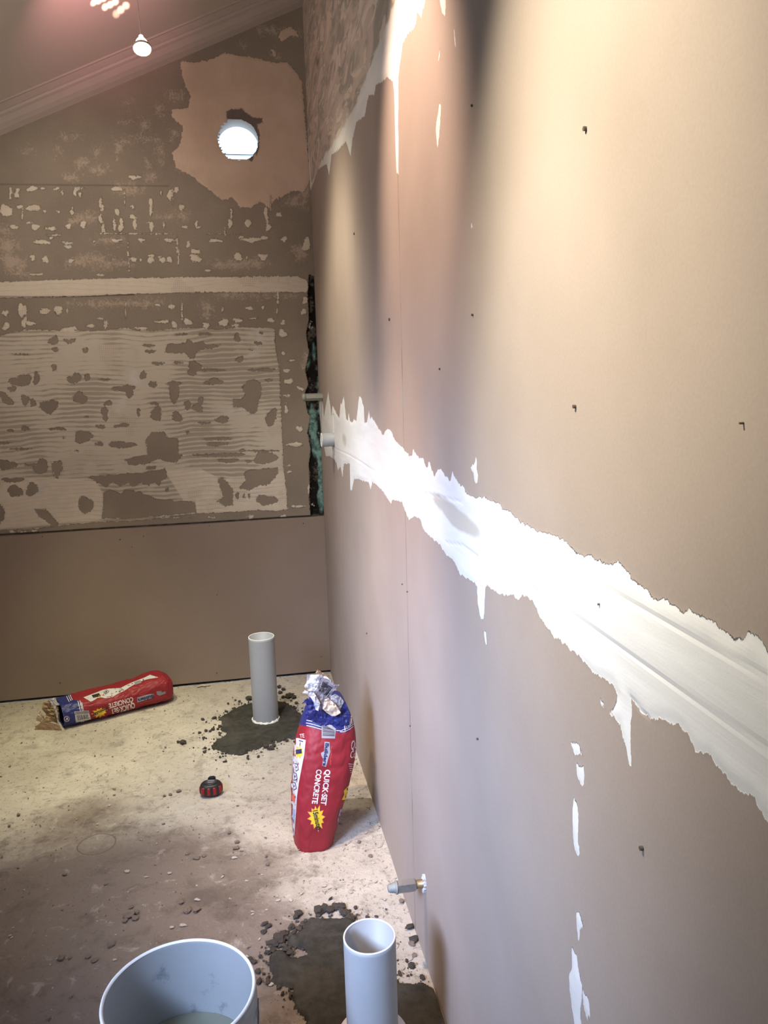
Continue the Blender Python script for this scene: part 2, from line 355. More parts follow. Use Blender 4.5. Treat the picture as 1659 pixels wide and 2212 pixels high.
TOPP = pts("""668,420 674,403 687,366 699,358 706,354 711,378 717,334 731,325 748,305 758,338 762,301 770,264 788,252 796,207 809,203 813,183 825,179 837,167 849,175 852,200 855,330 857,374 861,374
861,163 870,94 882,73 898,53 902,24 910,37 920,0 935,-60 1040,-200 640,-200 655,60""")
OLDT = [TOPP, pts("949,-20 965,-20 963,33 956,30 950,0"), pts("951,98 954,100 951,125 947,130"), pts("949,224 953,228 951,264 945,325 941,281"), pts("981,62 984,66 985,103 982,90"), pts("1020,480 1022,492 1018,488")]
OLD_IN = pts("650,80 674,395 700,340 735,290 765,235 790,175 815,110 842,40 868,-40 900,-160 640,-200")
def field(U, V, polys, ax, clamp=.04):
    f = np.full(U.shape, -clamp)
    for p_ in polys: f = np.maximum(f, polysdf(U, V, wpoly(p_, ax), clamp))
    return f
paste = np.maximum(field(U, V, NEWP, 0), field(U, V, OLDT, 0))
old = polysdf(U, V, wpoly(OLD_IN, 0), .04)
def gauss(U, V, cu, cv, su, sv): return np.exp(-((U-cu)/su)**2-((V-cv)/sv)**2)
tone = np.zeros(U.shape)
for x, y, su, sv, k in ((955, 1085, .10, .02, .9), (985, 1120, .07, .02, .9), (1020, 1140, .10, .02, .8), (745, 950, .10, .04, .7), (800, 980, .2, .03, .3)):
    h_ = hit(x, y, 0, 0); tone += k*gauss(U, V, h_[1], h_[2], su, sv)
for x, y, y2 in ((700, 380, 0),): pass
seam = -1.932+.004*np.sin(V*2.0)
line = np.exp(-((U-seam)/.0028)**2)*(np.where((V > 0) & (V < 2.02), 1., 0.))*np.where(paste > 0, 0, 1)*np.clip(.55+fbm(V*14, V*0+3.3, 5)*1.6, 0, 1)
teal = np.exp(-((U-seam+.002)/.007)**2)*((V > 1.36) & (V < 1.50))*np.clip(.4+fbm(V*40, U*10, 8)*3, 0, 1)
slot = ((np.abs(U+.54) < .012) & (V > 1.145) & (V < 1.315)).astype(float)
line = np.maximum(line, slot)
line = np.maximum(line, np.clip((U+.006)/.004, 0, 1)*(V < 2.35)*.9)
ridge = np.zeros(U.shape)
for s_ in ("1107,1237 1160,1275 1659,1618 1760,1690", "1201,1211 1340,1290 1659,1463", "905,1062 960,1075 1000,1085", "965,1172 1000,1178 1035,1202", "1364,1509 1403,1553", "640,930 760,985 830,1030"):
    w_ = wpoly(pts(s_), 0)
    for (ax_, ay), (bx, by) in zip(w_[:-1], w_[1:]):
        ex, ey = bx-ax_, by-ay; t = np.clip(((U-ax_)*ex+(V-ay)*ey)/(ex*ex+ey*ey), 0, 1)
        d = np.hypot(U-ax_-t*ex, V-ay-t*ey); ridge = np.maximum(ridge, np.exp(-(d/.0030)**2))
X = -np.clip(paste/.012+.1, 0, 1)*.0016
X = X-.0035*np.clip(fbm(U*1.1, V*.9, 21), -.5, .5)*np.clip(-U, 0, 1)
X = np.where(slot > 0, .02, X)
me = gridmesh('wall_right', np.stack([X, U, V], -1)[:, ::1])
for k_, v_ in (('paste', paste), ('old', old), ('tone', tone), ('line', line), ('teal', teal), ('ridge', ridge)): setattr_f(me, k_, v_)
wall_right = link('wall_right', me, M_RIGHT, kind='structure')

# ------------------------------------------------------------------ setting: back wall
ZF = .012
xs = np.concatenate([np.arange(-1.9, -1.62, .02), np.arange(-1.62, -.001, .0034), [0.]])
zs = np.concatenate([np.arange(ZF, 3.14, .0036)])
U, V = np.meshgrid(xs, zs, indexing='ij')
def c2(s): return [(x/2.304, 540+y/2.304) for x, y in pts(s)]
def c1(s): return [(x/2.37, y/2.37) for x, y in pts(s)]
def blobs(txt, sc, oy):
    o = []
    for e in txt.split(';'):
        v = [float(k) for k in e.split(',')]
        if len(v) < 4: continue
        o.append([(x/sc, oy+y/sc) for x, y in ell(v[0], v[1], v[2], v[3], rot=v[4] if len(v) > 4 else 0)])
    return o
HOLES = blobs("""265,450,25,22;345,452,28,12;275,495,15,10;270,585,14,14;425,500,10,14;370,640,35,25;435,635,15,18;105,650,55,28;180,640,16,32;30,740,40,22,.7;125,745,20,30;165,760,12,20;400,735,32,30;242,780,38,37;
537,765,20,13;522,812,16,32;620,690,55,18;645,712,18,28;740,475,30,6;750,505,25,8;785,565,28,9;712,625,16,18;885,560,22,8;970,580,30,30;955,610,20,20;1050,597,75,6;1180,437,14,22;1285,465,15,9;1195,545,20,15;
1310,597,70,8;1335,648,15,8;1075,655,35,15;1025,663,18,8;760,670,25,15;868,705,28,50;870,665,35,10;880,830,22,25;780,815,26,38;935,770,18,18;985,785,26,20;1000,750,10,25;1105,845,32,18;1010,860,40,5;1350,835,24,42,.5;
415,930,50,27;500,880,25,8;610,873,35,9;125,888,20,12;50,900,18,6;285,890,45,6;495,965,20,12;605,970,60,18;1085,940,75,8;1080,965,65,8;1100,1020,120,9;1320,1035,62,28;1310,1000,70,5;1140,1048,50,10;1235,1052,18,6;
750,1085,22,12;205,1080,32,38;285,1090,22,48;30,1070,45,25;150,1070,25,6;75,1200,35,30;160,1190,32,30;60,1145,60,10;1325,1245,50,26;425,1270,36,45;5,1310,15,50;525,645,28,5;90,520,60,4;60,690,20,14;430,832,12,5;935,910,10,6;
690,810,6,28;765,765,22,6;1180,1225,6,16;1215,1225,5,14;1240,1225,5,14;680,1135,24,10;900,420,30,5;1020,418,40,5;1300,410,10,5;1245,498,8,4;830,1192,8,8;320,935,6,6;1205,998,14,7;25,960,40,5;100,990,50,4;380,1000,10,5""", 2.304, 540)
HOLES += [c2("820,510 835,468 925,465 935,440 955,450 960,465 1010,455 1030,470 1095,472 1095,482 1010,495 975,510 965,540 945,540 925,510 870,515"),
          c2("1205,690 1230,650 1260,645 1295,660 1300,720 1282,760 1280,805 1245,812 1215,785 1160,780 1160,740 1200,745 1220,720"),
          c2("725,945 755,908 815,905 835,935 885,940 890,1015 910,1020 880,1055 820,1050 790,1040 720,1065 640,1070 625,1045 660,1030 735,1020"),
          c2("510,1335 515,1210 545,1190 600,1215 625,1190 700,1205 780,1240 970,1255 975,1305 900,1312 640,1338"),
          c2("470,1125 590,1115 700,1110 820,1090 830,1130 805,1150 790,1172 770,1155 740,1175 700,1160 660,1178 640,1160 600,1175 560,1155 520,1180 500,1165 440,1130"),
          c2("1080,1140 1110,1130 1160,1190 1160,1270 1120,1275 1080,1250 1115,1230"),
          c2("1190,1185 1220,1150 1215,1110 1240,1095 1380,1085 1385,1110 1340,1165 1290,1175 1240,1195"),
          c2("175,1290 230,1290 290,1360 280,1385 200,1330")]
MAIN = c2("""-1300,430 0,425 150,395 300,400 520,400 620,385 700,405 850,395 950,385 1080,395 1200,385 1300,385 1368,390 1372,480 1392,600 1398,760 1405,900 1410,1080 1425,1180 1432,1290 1380,1300 1280,1295 1160,1305
980,1312 700,1345 400,1360 200,1385 -1300,1470""")
PALE = blobs("""225,48,18,16;355,55,15,10;165,40,12,14;665,48,16,13;700,50,5,12;750,50,18,16;810,48,14,15;845,46,15,15;975,45,28,18;975,10,22,10;1185,35,25,18;1310,38,20,14;1228,40,6,12;1040,103,20,5;180,122,35,7;642,52,4,55;889,40,4,45;500,125,22,6;
25,315,15,15;225,305,26,18;290,300,20,25;110,300,20,38;120,360,13,32;335,305,6,15;30,380,20,20;150,365,25,12;350,395,35,15;450,378,18,10;525,370,9,30;500,343,18,6;785,273,16,7;855,283,18,12;626,305,4,45;906,310,5,70;810,358,34,10;
868,372,14,17;700,390,30,8;935,358,20,18;1025,375,17,18;1115,362,24,20;1185,350,30,10;1170,375,20,8;1240,290,20,10;1310,288,7,12;1108,293,5,15;1410,360,12,15;1408,417,20,20;1265,340,20,6;1350,350,18,12;1380,270,4,60;1510,310,15,16;
1425,600,25,10;1450,550,18,7;1435,655,20,16;1495,690,22,9,.6;1430,725,15,8;1410,515,10,9;1490,890,13,20,-.5;1470,968,38,12;1440,1075,9,3;1425,790,8,30;1440,1105,12,5;1245,1328,16,10;1410,1325,16,9;860,1332,80,4;1050,1332,25,4;
1480,1275,38,7;1540,1190,9,26;1520,250,18,16;1385,230,4,40;60,1400,12,7;110,1402,20,6;170,1398,14,6""", 2.304, 540)
PALE += blobs("""55,985,8,28;88,990,14,26;165,965,28,16;225,965,18,7;292,965,15,9;320,990,6,13;385,985,9,28;410,965,26,8;412,995,8,20;600,968,30,12;515,1040,8,38;525,1060,10,18;600,1085,10,20;680,1060,14,12;772,1055,12,44;825,985,6,13;868,1000,13,30;905,970,10,16;930,1062,18,18;
170,1065,36,18;30,1080,30,35;100,1060,14,10;115,1100,5,34;225,1080,10,7;300,1083,9,6;370,1080,9,22;70,1163,20,11;180,1162,25,14;150,1140,18,6;255,1170,35,10;350,1160,15,12;425,1150,15,22;515,1120,11,24;530,1170,10,28;535,1195,18,6;585,1150,9,33;620,1150,14,34;680,1110,20,14;690,1145,11,30;
775,1160,12,24;765,1140,14,5;840,1150,6,22;1005,1145,10,18;1015,1165,16,7;940,1162,16,6;1185,1090,7,25;1178,1145,12,26;1270,1145,16,24;1362,1090,8,40;1368,1130,8,30;1375,1165,16,17;1430,1100,15,11;215,1240,45,12;260,1220,10,9;345,1245,26,9;350,1262,24,6;280,1205,38,4;600,1232,32,10;725,1230,17,12;
870,1230,28,12;810,1222,6,5;1105,1232,32,9;1153,1190,4,34;1235,1215,16,6;1285,1228,45,13;1355,1218,18,12;1455,1225,15,17;963,1253,10,16;1000,1285,20,12;990,1312,22,10;480,1235,7,8;655,1270,5,60;908,1260,4,50;1215,1310,20,16;1345,1312,22,13;780,1310,20,9;820,1315,13,7;885,1010,3,50;638,1010,3,40;
1385,1040,4,40;700,1197,150,2.5;1150,1198,100,2.5;690,908,30,15;1570,1250,20,40;165,1315,12,10""", 2.37, 0)
BANDB = c2("-1300,172 0,158 300,148 600,140 900,135 1200,133 1480,130 1530,150 1545,200 1520,212 1380,212 1000,212 850,216 600,222 400,233 0,240 -1300,262")
SMEAR = blobs("""655,530,20,8;900,490,40,26;740,640,20,30;820,570,25,26;640,720,45,14;600,760,14,50;420,835,36,26;370,910,40,18;350,700,40,20;140,770,40,15;490,780,12,25;755,840,12,30;820,780,14,40;775,900,28,20;740,715,60,6;890,690,15,30;640,630,25,8;1470,165,55,25;
1410,275,18,22;300,780,14,30;500,870,60,16;1250,230,14,18;40,1250,50,45;30,1180,35,30;950,860,40,20;655,970,70,30;1500,1030,40,30;880,1110,90,16;430,1120,70,30;1150,690,1,1;1560,1000,30,60;1380,155,60,20;940,1100,30,14;560,1230,80,20;1540,1290,40,50""", 2.37, 0)
SMEAR += blobs("""100,120,60,14;600,265,220,20;1250,225,200,14;1030,300,25,50;480,60,160,30;1200,70,130,30;350,1150,60,30;60,60,60,50;1530,560,25,60""", 2.304, 540)
CREAM = [c1("""920,310 1000,320 1080,300 1150,270 1230,285 1330,300 1400,320 1470,320 1520,370 1545,420 1590,900 1560,980 1490,985 1440,1010 1400,1030 1380,1070 1330,1030 1290,1060 1230,1065 1190,1010 1130,1025
1095,990 1040,950 980,900 900,860 880,780 920,740 935,650 880,600 880,560 960,550 975,490 940,420"""), c1("1430,160 1480,135 1520,160 1530,190 1490,185 1440,215 1425,190"), c1("1385,255 1400,250 1420,285 1400,290")]
DARK = [c1("1160,620 1160,575 1185,558 1240,560 1260,580 1290,600 1340,605 1345,630 1320,640 1330,700 1325,760 1312,800 1290,700 1250,630"), c1("1120,680 1150,650 1140,760 1190,820 1130,770"), c1("1310,775 1290,825 1260,815 1270,800")]
GAP = pts("668,592 665,640 668,690 662,720 668,760 660,800 667,830 659,850 662,880 670,900 665,935 672,970 668,1000 670,1040 668,1080 672,1113 704,1113 700,880 682,600")
paste = field(U, V, [MAIN], 1)
hole_ = np.full(U.shape, -.04)
holes = field(U, V, HOLES, 1)
paste = np.minimum(paste, -holes)
paste = np.maximum(paste, field(U, V, PALE+[BANDB], 1))
plain = np.maximum(field(U, V, PALE+[BANDB, c2("-1300,1190 200,1130 400,1140 480,1150 520,1230 500,1345 -1300,1480"), c2("820,1100 1000,1090 1100,1140 1430,1100 1440,1300 960,1320")], 1), -.04)
cream = field(U, V, CREAM, 1); smear = field(U, V, SMEAR, 1); dark = field(U, V, DARK, 1); gap = field(U, V, [GAP], 1)
H0 = .799
sheet = np.clip(H0-.004-V, -.04, .04)
line = np.exp(-((V-H0-.001-.0018*fbm(U*9, V*0, 3)*2)/.0042)**2)*np.clip(1.1+fbm(U*18, V*0, 4)*1.5, 0, 1)
zu = 2.303
line = np.maximum(line, np.exp(-((V-zu)/.0025)**2)*(U < -.62)*.45)
line = np.maximum(line, np.exp(-((V-(1.843+.003*np.sin(U*7)))/.0022)**2)*(U < -.8)*.7)
tealm = np.zeros(U.shape)
for x, y, su, sv, k in ((664, 775, .016, .055, 1.), (676, 913, .022, .075, 1.3), (681, 965, .016, .05, 1.2), (693, 1010, .014, .10, 1.2), (694, 1080, .016, .07, 1.2), (690, 850, .010, .10, .9), (679, 760, .010, .05, .8)):
    h_ = hit(x, y, 1, 0); tealm += k*gauss(U, V, h_[0], h_[2], su, sv)
tealm = np.clip((tealm+fbm(U*30, V*30, 9)*.7-.35)*3, 0, 1)
HC = (-.308, 2.498); ang = np.arctan2(V-HC[1], U-HC[0])
hr = .083+.004*fbm(ang*6, ang*0, 2)*2+np.where((U < HC[0]+.02), .0035*np.sign(np.sin((V)*2*np.pi/.013)), 0)
dh = np.hypot(U-HC[0], V-HC[1])
Y = -.0022*np.clip(paste/.006+.3, 0, 1)*(1+.6*fbm(U*30, V*30, 1))-.0018*np.clip(cream/.01, 0, 1)-.003*fbm(U*7, V*7, 12)*np.where(sheet > 0, .15, 1)
Y = Y-np.where(V < H0-.002, .004, 0)
Y = np.where(gap > 0, .012+.02*fbm(U*30, V*22, 15)+.006*tealm*-1, Y)
Y = np.where(np.abs(V-H0) < .0035, .006, Y)
Y = np.where(dh < hr+.008, Y*.3, Y)
P3 = np.stack([U, Y, V], -1)
inh = dh < hr
kp = ~(inh[:-1, :-1] | inh[1:, :-1] | inh[1:, 1:] | inh[:-1, 1:])
ztop = C_CEIL+K_CEIL*U+.01
kp &= (V < ztop)[:-1, :-1]
P3[..., 2] = np.minimum(P3[..., 2], np.maximum(ztop, 0)+.006)
me = gridmesh('wall_back', P3, kp)
for k_, v_ in (('paste', paste), ('plain', plain), ('cream', cream), ('smear', smear), ('dark', dark), ('gap', gap), ('sheet', sheet), ('line', line), ('teal', tealm)): setattr_f(me, k_, v_)
wall_back = link('wall_back', me, M_BACK, kind='structure')
# gap shade behind the lower sheet's bottom edge, put into a near-black strip's colour
link('gap_shade_strip', box(-1.9, .02, .012, .03, -.02, .05), M_GAPSHADE, kind='structure')

# ------------------------------------------------------------------ setting: floor
xs = np.concatenate([np.arange(-1.95, -1.6, .05), np.arange(-1.6, .03, .0055)])
ys = np.concatenate([np.arange(-4.85, -2.9, .1), np.arange(-2.9, .03, .0065)])
U, V = np.meshgrid(xs, ys, indexing='ij')
dirt = np.zeros(U.shape); wet = np.zeros(U.shape)
def fp(x, y): h_ = hit(x, y, 2, 0); return h_[0], h_[1]
for x, y, s, k in ((60, 1950, .30, .75), (180, 2080, .35, .8), (380, 1960, .28, .7), (100, 1780, .22, .45), (220, 1740, .16, .45), (0, 2150, .4, .8), (560, 2080, .3, .55), (330, 1820, .2, .45), (480, 1850, .18, .4), (700, 2150, .3, .4), (620, 1850, .12, .3), (10, 1530, .12, .35)):
    cx, cy = fp(x, y); dirt += k*gauss(U, V, cx, cy, s, s)
for x, y, sx, sy, k in ((430, 1940, .10, .07, .7), (520, 1975, .12, .06, .6), (650, 1880, .12, .05, .45), (560, 1915, .16, .07, .5), (60, 1920, .07, .05, .3), (160, 2040, .05, .04, .3), (200, 1750, .12, .05, .35), (760, 1930, .05, .05, .25), (20, 1560, .08, .05, .3)):
    cx, cy = fp(x, y); wet += k*gauss(U, V, cx, cy, sx, sy)
Z = .006*fbm(U*5, V*5, 31)+.003*fbm(U*25, V*25, 33)
Z = Z+.004*np.maximum(0, fbm(U*60, V*60, 35, 3))*np.clip(1.0-.0*U, 0, 1)
Z = Z-.002
Zf = Z
me = gridmesh('floor', np.stack([U, V, Z], -1))
setattr_f(me, 'dirt', dirt); setattr_f(me, 'wet', wet)
link('floor', me, M_FLOOR, kind='structure')

# ------------------------------------------------------------------ setting: ceiling, cornice, the rest of the room
XL, YB = -1.9, -4.8
def slab(corners, th, name, mat):    # a flat slab given its four lower corners
    v = [Vector(c) for c in corners]; n = (v[1]-v[0]).cross(v[2]-v[0]).normalized()
    if n.z < 0: n = -n
    w = v+[c+n*th for c in v]
    me = pm(name, w, [(3, 2, 1, 0), (4, 5, 6, 7), (0, 1, 5, 4), (1, 2, 6, 5), (2, 3, 7, 6), (3, 0, 4, 7)])
    return link(name, me, mat, kind='structure')
zc = lambda x: C_CEIL+K_CEIL*x
slab([(XL-.05, YB, zc(XL-.05)), (.05, YB, zc(.05)), (.05, .05, zc(.05)), (XL-.05, .05, zc(XL-.05))], .08, 'ceiling', M_CEIL)
prof = [(0, -.088), (.003, -.086), (.006, -.084), (.024, -.074), (.042, -.060), (.054, -.046), (.060, -.038), (.064, -.040), (.072, -.034), (.076, -.024), (.081, -.026), (.094, -.016), (.104, -.008), (.110, -.007), (.114, 0.), (0, .0)]
nx = 60; v = []; f = []
for i in range(nx+1):
    x = XL+(0-XL)*i/nx
    for d, h_ in prof: v.append((x, -d-.001, zc(x)+h_+.001))
for i in range(nx):
    for j in range(len(prof)-1):
        A = i*len(prof)+j; f.append((A, A+1, A+1+len(prof), A+len(prof)))
f.append(tuple(range(len(prof)))); f.append(tuple(range(nx*len(prof), (nx+1)*len(prof)))[::-1])
link('trim_1', pm('trim_1', v, f), M_CORN, kind='structure')
# left wall with the window opening
WY0, WY1, WZ0, WZ1 = -4.14, -2.20, 1.48, 2.20  # opening widened to hold the added second area light
v = []; f = []
def quadbox(name, parts, mat):
    bm = bmesh.new()
    for b_ in parts:
        r_ = bmesh.ops.create_cube(bm, size=1)
        for q in r_['verts']:
            q.co = Vector((b_[0] if q.co.x < 0 else b_[1], b_[2] if q.co.y < 0 else b_[3], b_[4] if q.co.z < 0 else b_[5]))
    me = bpy.data.meshes.new(name); bm.to_mesh(me); bm.free(); return me
zl = zc(XL)+.02
link('wall_left', quadbox('wall_left', [(XL-.1, XL, YB, WY0, -.02, zl), (XL-.1, XL, WY1, .03, -.02, zl), (XL-.1, XL, WY0, WY1, -.02, WZ0), (XL-.1, XL, WY0, WY1, WZ1, zl)], M_OTHER), M_OTHER, kind='structure')
wf = link('window_1', quadbox('window_1', [(XL-.08, XL-.03, WY0, WY0+.045, WZ0, WZ1), (XL-.08, XL-.03, WY1-.045, WY1, WZ0, WZ1), (XL-.08, XL-.03, WY0, WY1, WZ0, WZ0+.045), (XL-.08, XL-.03, WY0, WY1, WZ1-.045, WZ1)], M_CORN), M_CORN, kind='structure')
me = pm('wall_front', [(XL-.1, YB, -.02), (.05, YB, -.02), (.05, YB, zc(.05)), (XL-.1, YB, zc(XL-.1)), (XL-.1, YB-.1, -.02), (.05, YB-.1, -.02), (.05, YB-.1, zc(.05)), (XL-.1, YB-.1, zc(XL-.1))],
        [(0, 1, 2, 3), (7, 6, 5, 4), (0, 4, 5, 1), (1, 5, 6, 2), (2, 6, 7, 3), (3, 7, 4, 0)])
link('wall_front', me, M_OTHER, kind='structure')

# ------------------------------------------------------------------ vent hole through the back wall
vent = thing('wall_vent', 'round vent hole knocked through the back wall, glaring with daylight', 'vent', (HC[0], .03, HC[1]))
pv, pf = lathe([(.095, 0), (.095, .14), (.099, .14), (.099, 0), (.095, 0)], 48)
link('duct', pm('duct', [(x, z-.02, y) for x, y, z in pv], pf, True), M_OTHER, vent)
sl = []
for k in range(9):
    z0 = -.088+k*.022
    sl.append((-.1, .1, .135, .150, z0, z0+.0035))
me = quadbox('louvre', sl[:4], None)
M_LOUV = simple('white_louvre', (.75, .78, .82), .5)
link('louvre', me, M_LOUV, vent)

# ------------------------------------------------------------------ small parts of the right wall
def disc(name, c, ax, r, mat, parent, dep=.002, jag=.0, n=12):
    v = [];
    for s_ in (0, 1):
        for i in range(n):
            a_ = 2*math.pi*i/n; k = r*(1+random.uniform(-jag, jag)); p_ = [0, 0, 0]
            o_ = [i_ for i_ in range(3) if i_ != ax]
            p_[o_[0]] = c[o_[0]]+k*math.cos(a_); p_[o_[1]] = c[o_[1]]+k*math.sin(a_); p_[ax] = c[ax]-dep*s_
            v.append(p_)
    f = [tuple(range(n, 2*n))]+[(i, (i+1) % n, n+(i+1) % n, n+i) for i in range(n)]
    me = pm(name, v, f); return link(name, me, mat, parent)
for x, y, r in ((1266, 278, .0042), (1243, 878, .0036), (1388, 1832, .0040), (1033, 1596, .0034), (1022, 680, .003), (1021, 228, .0032), (887, 1568, .0035), (793, 1368, .005), (766, 505, .006), (842, 690, .006), (870, 1262, .003), (881, 1278, .003), (1605, 914, .0015), (951, 797, .003), (1297, 1305, .002)):
    h_ = hit(x, y, 0, 0); disc('screw_head', (.001, h_[1], h_[2]), 0, r*.62, M_SCREW, wall_right, .0042)
for x, y in ((92, 1159), (260, 1165), (310, 1158), (285, 1181), (452, 1135), (469, 1284), (130, 1474), (468, 1453), (694, 1418), (655, 1130)):
    h_ = hit(x, y, 1, 0); disc('screw_head', (h_[0], -.004, h_[2]), 1, .0028, M_SCREW, wall_back, .0018)

# ------------------------------------------------------------------ hanging halogen lamp
LP = Vector((-.5972, -1.2128, 2.4285))
lamp = thing('pendant_lamp', 'small lit halogen lamp hanging by a thin cord from the sloping ceiling', 'lamp', LP)
ax_l = Vector((.05, -.42, -.9)).normalized(); q_l = Vector((0, 0, -1)).rotation_difference(ax_l)
pv, pf = lathe([(.0245, 0), (.0255, .003), (.0250, .006), (.0215, .010), (.019, .017), (.0155, .026), (.0105, .034), (.007, .037), (.0065, .045), (0.0005, .046)], 32)
o = link('reflector', pm('reflector', [q_l @ Vector(p_) for p_ in pv], pf, True), M_REFL, lamp); o['label'] = 'glowing pinkish reflector glass'
pv, pf = lathe([(.0245, .0005), (.018, -.001), (.0005, -.0015)], 32)
link('lens', pm('lens', [q_l @ Vector(p_) for p_ in pv], pf, True), M_LENS, lamp)
pv, pf = lathe([(.0262, -.001), (.0272, .002), (.0262, .006)], 32)
link('rim', pm('rim', [q_l @ Vector(p_) for p_ in pv], pf, True), M_CHROME, lamp)
def tube(points, r, n=10):
    v = []; f = []; P_ = [Vector(p_) for p_ in points]
    for i, p_ in enumerate(P_):
        t = (P_[min(i+1, len(P_)-1)]-P_[max(i-1, 0)]).normalized(); s_ = t.orthogonal().normalized(); b_ = t.cross(s_)
        for k in range(n):
            a_ = 2*math.pi*k/n; v.append(p_+(s_*math.cos(a_)+b_*math.sin(a_))*r)
    for i in range(len(P_)-1):
        for k in range(n): f.append((i*n+k, i*n+(k+1) % n, (i+1)*n+(k+1) % n, (i+1)*n+k))
    f.append(tuple(range(n))[::-1]); f.append(tuple(range((len(P_)-1)*n, len(P_)*n))); return v, f
top = q_l @ Vector((0, 0, .044))
cz = zc(LP.x)-LP.z
cp = [top, top+Vector((-.001, .004, .012)), (-.004, top.y-.004, .10), (-.006, top.y-.002, .20), (-.006, top.y, cz)]
link('cord', pm('cord', *tube(cp, .0014, 8), True), M_CORD, lamp)
PINK = (1, .42, .46)
light('lamp_back_glow', 'SPOT', LP+Vector((-.01, .06, .09)), (-.77, -.64, 2.80), 24, PINK, .012, 56, 1)
for x, y, e in ((202, 6, 150.), (213, 2, 160.), (224, -3, 150.), (227, 15, 170.), (238, 10, 200.), (249, 4, 170.), (251, 30, 110.), (261, 21, 170.), (272, 12, 170.)):
    d = ray(x, y); t = (C_CEIL+K_CEIL*CAM[0]-CAM[2])/(d[2]-K_CEIL*d[0]); g_ = CAM+d*t
    light('lamp_leak', 'SPOT', LP+Vector((-.01, .06, .09)), g_, e, (1, .66, .50), .001, 2.6, 1)

# ------------------------------------------------------------------ pvc pipes
def pipe(loc, top, label, r=.055):
    t = thing('pvc_pipe', label, 'pipe', loc)
    w = .0035
    pv, pf = lathe([(r-w, -.02), (r-w, top-.001), (r, top-.001), (r, top-.01), (r, top*.6), (r, top*.3), (r, -.02)], 72)
    link('tube', pm('tube', pv, pf, True), M_PVC, t)
    pv, pf = lathe([(r-w-.0002, top-.0012), (r-w+.0006, top+.0002), (r-.0006, top+.0002), (r+.0002, top-.0012)], 72)
    link('cut_rim', pm('cut_rim', pv, pf, True), M_PVCR, t, label='cut white rim')
    return t
pfar = pipe((-.3412, -.4962, 0), .3845, 'upright grey-white drain pipe near the back wall, standing in wet concrete')
pnear = pipe((-.1848, -2.3453, 0), .3331, 'upright grey-white drain pipe in the foreground beside the white bucket')
pv, pf = lathe([(.056, .098), (.074, .097), (.0765, .092), (.077, .05), (.0765, .0), (.056, 0)], 64)
link('collar', pm('collar', pv, pf, True), M_PVCR, pnear, label='white collar around the pipe')
n = 90; v = []; f = []
for i in range(n):
    a_ = 2*math.pi*i/n; j = fbm(np.array([a_*6]), np.array([1.]), 3)[0]; j2 = fbm(np.array([a_*9]), np.array([7.]), 5)[0]
    for rr, z_ in ((.0555, .016+.014*j), (.058+.004*j2, .015+.014*j), (.062+.010*j, .006), (.0555, -.01)): v.append((rr*math.cos(a_), rr*math.sin(a_), z_))
for i in range(n):
    for k in range(3): f.append((i*4+k, ((i+1) % n)*4+k, ((i+1) % n)*4+k+1, i*4+k+1))
link('foam_ring', pm('foam_ring', v, f, True), M_WHITE, pfar, label='torn white packing ring at the base')

# ------------------------------------------------------------------ bucket
bk = thing('bucket', 'large white plastic bucket of water at the bottom of the picture', 'bucket', (-.565, -2.45, 0))
prof = [(.0, .008), (.112, .008), (.118, .02), (.1365, .352), (.1372, .3585), (.1395, .360), (.1415, .358), (.1420, .350), (.1400, .347), (.1396, .330), (.1440, .329), (.1440, .322), (.1392, .320), (.1386, .302), (.1430, .301), (.1430, .294), (.1382, .292), (.1375, .270), (.121, .012), (.117, .004), (0, .004)]
pv, pf = lathe(prof, 96); link('shell', pm('shell', pv, pf, True), M_BUCK, bk)
pv, pf = lathe([(.1362, .3580), (.1378, .3603), (.1400, .3613), (.1420, .3603), (.1428, .3575)], 96)
link('rim', pm('rim', pv, pf, True), M_PVCR, bk, label='pale worn rim')
hp = [(-.146*math.cos(t_), -.148*math.sin(t_)*.35-.10*math.sin(t_), .318-.17*math.sin(t_)) for t_ in np.linspace(0, math.pi, 30)]
link('handle', pm('handle', *tube(hp, .0025, 8), True), M_METAL, bk)
pv, pf = lathe([(.0005, .2), (.06, .2), (.1275, .2)], 64)
o = link('water', pm('water', [(x-.565, y-2.45, z) for x, y, z in pv], pf, True), M_WATER); o['label'] = 'murky greenish water standing inside the white bucket'; o['category'] = 'water'; o['kind'] = 'stuff'

# ------------------------------------------------------------------ wall fittings
def hexprism(r, x0, x1, ch=.15):
    v = []; f = []
    L = abs(x1-x0)
    for x, k in ((x0, .86), (x0+(x1-x0)*ch, 1), (x1-(x1-x0)*ch, 1), (x1, .86)):
        for i in range(6):
            a_ = math.pi/3*i+.3; v.append((x, r*k*math.cos(a_), r*k*math.sin(a_)))
    for j in range(3):
        for i in range(6): f.append((j*6+i, j*6+(i+1) % 6, (j+1)*6+(i+1) % 6, (j+1)*6+i))
    f.append(tuple(range(6))[::-1]); f.append(tuple(range(18, 24))); return v, f
def xtube(prof, n=28):
    v, f = lathe(prof, n, False, True); return [(-z, x, y) for x, y, z in v], f
fit = thing('water_fitting', 'dull metal pipe fitting sticking out low on the right wall', 'pipe fitting', (0, -2.063, .233)); fit.rotation_euler = (0, 0, 0)
link('hex_body', pm('hex_body', *hexprism(.0165, -.024, -.072, .06)), M_METAL, fit)
link('brass_neck', pm('brass_neck', *xtube([(.0105, -.02), (.0105, .025)]), True), M_BRASS, fit, label='bare brass neck')
link('flange', pm('flange', *xtube([(.0145, .070), (.0165, .071), (.0165, .075), (.0135, .076)]), True), M_GREYM, fit)
link('plug', pm('plug', *xtube([(.013, .075), (.0132, .079), (.0112, .081), (.0122, .084), (.0104, .086), (.011, .089), (.0085, .094)]), True), M_GREYM, fit, label='threaded grey plug end')
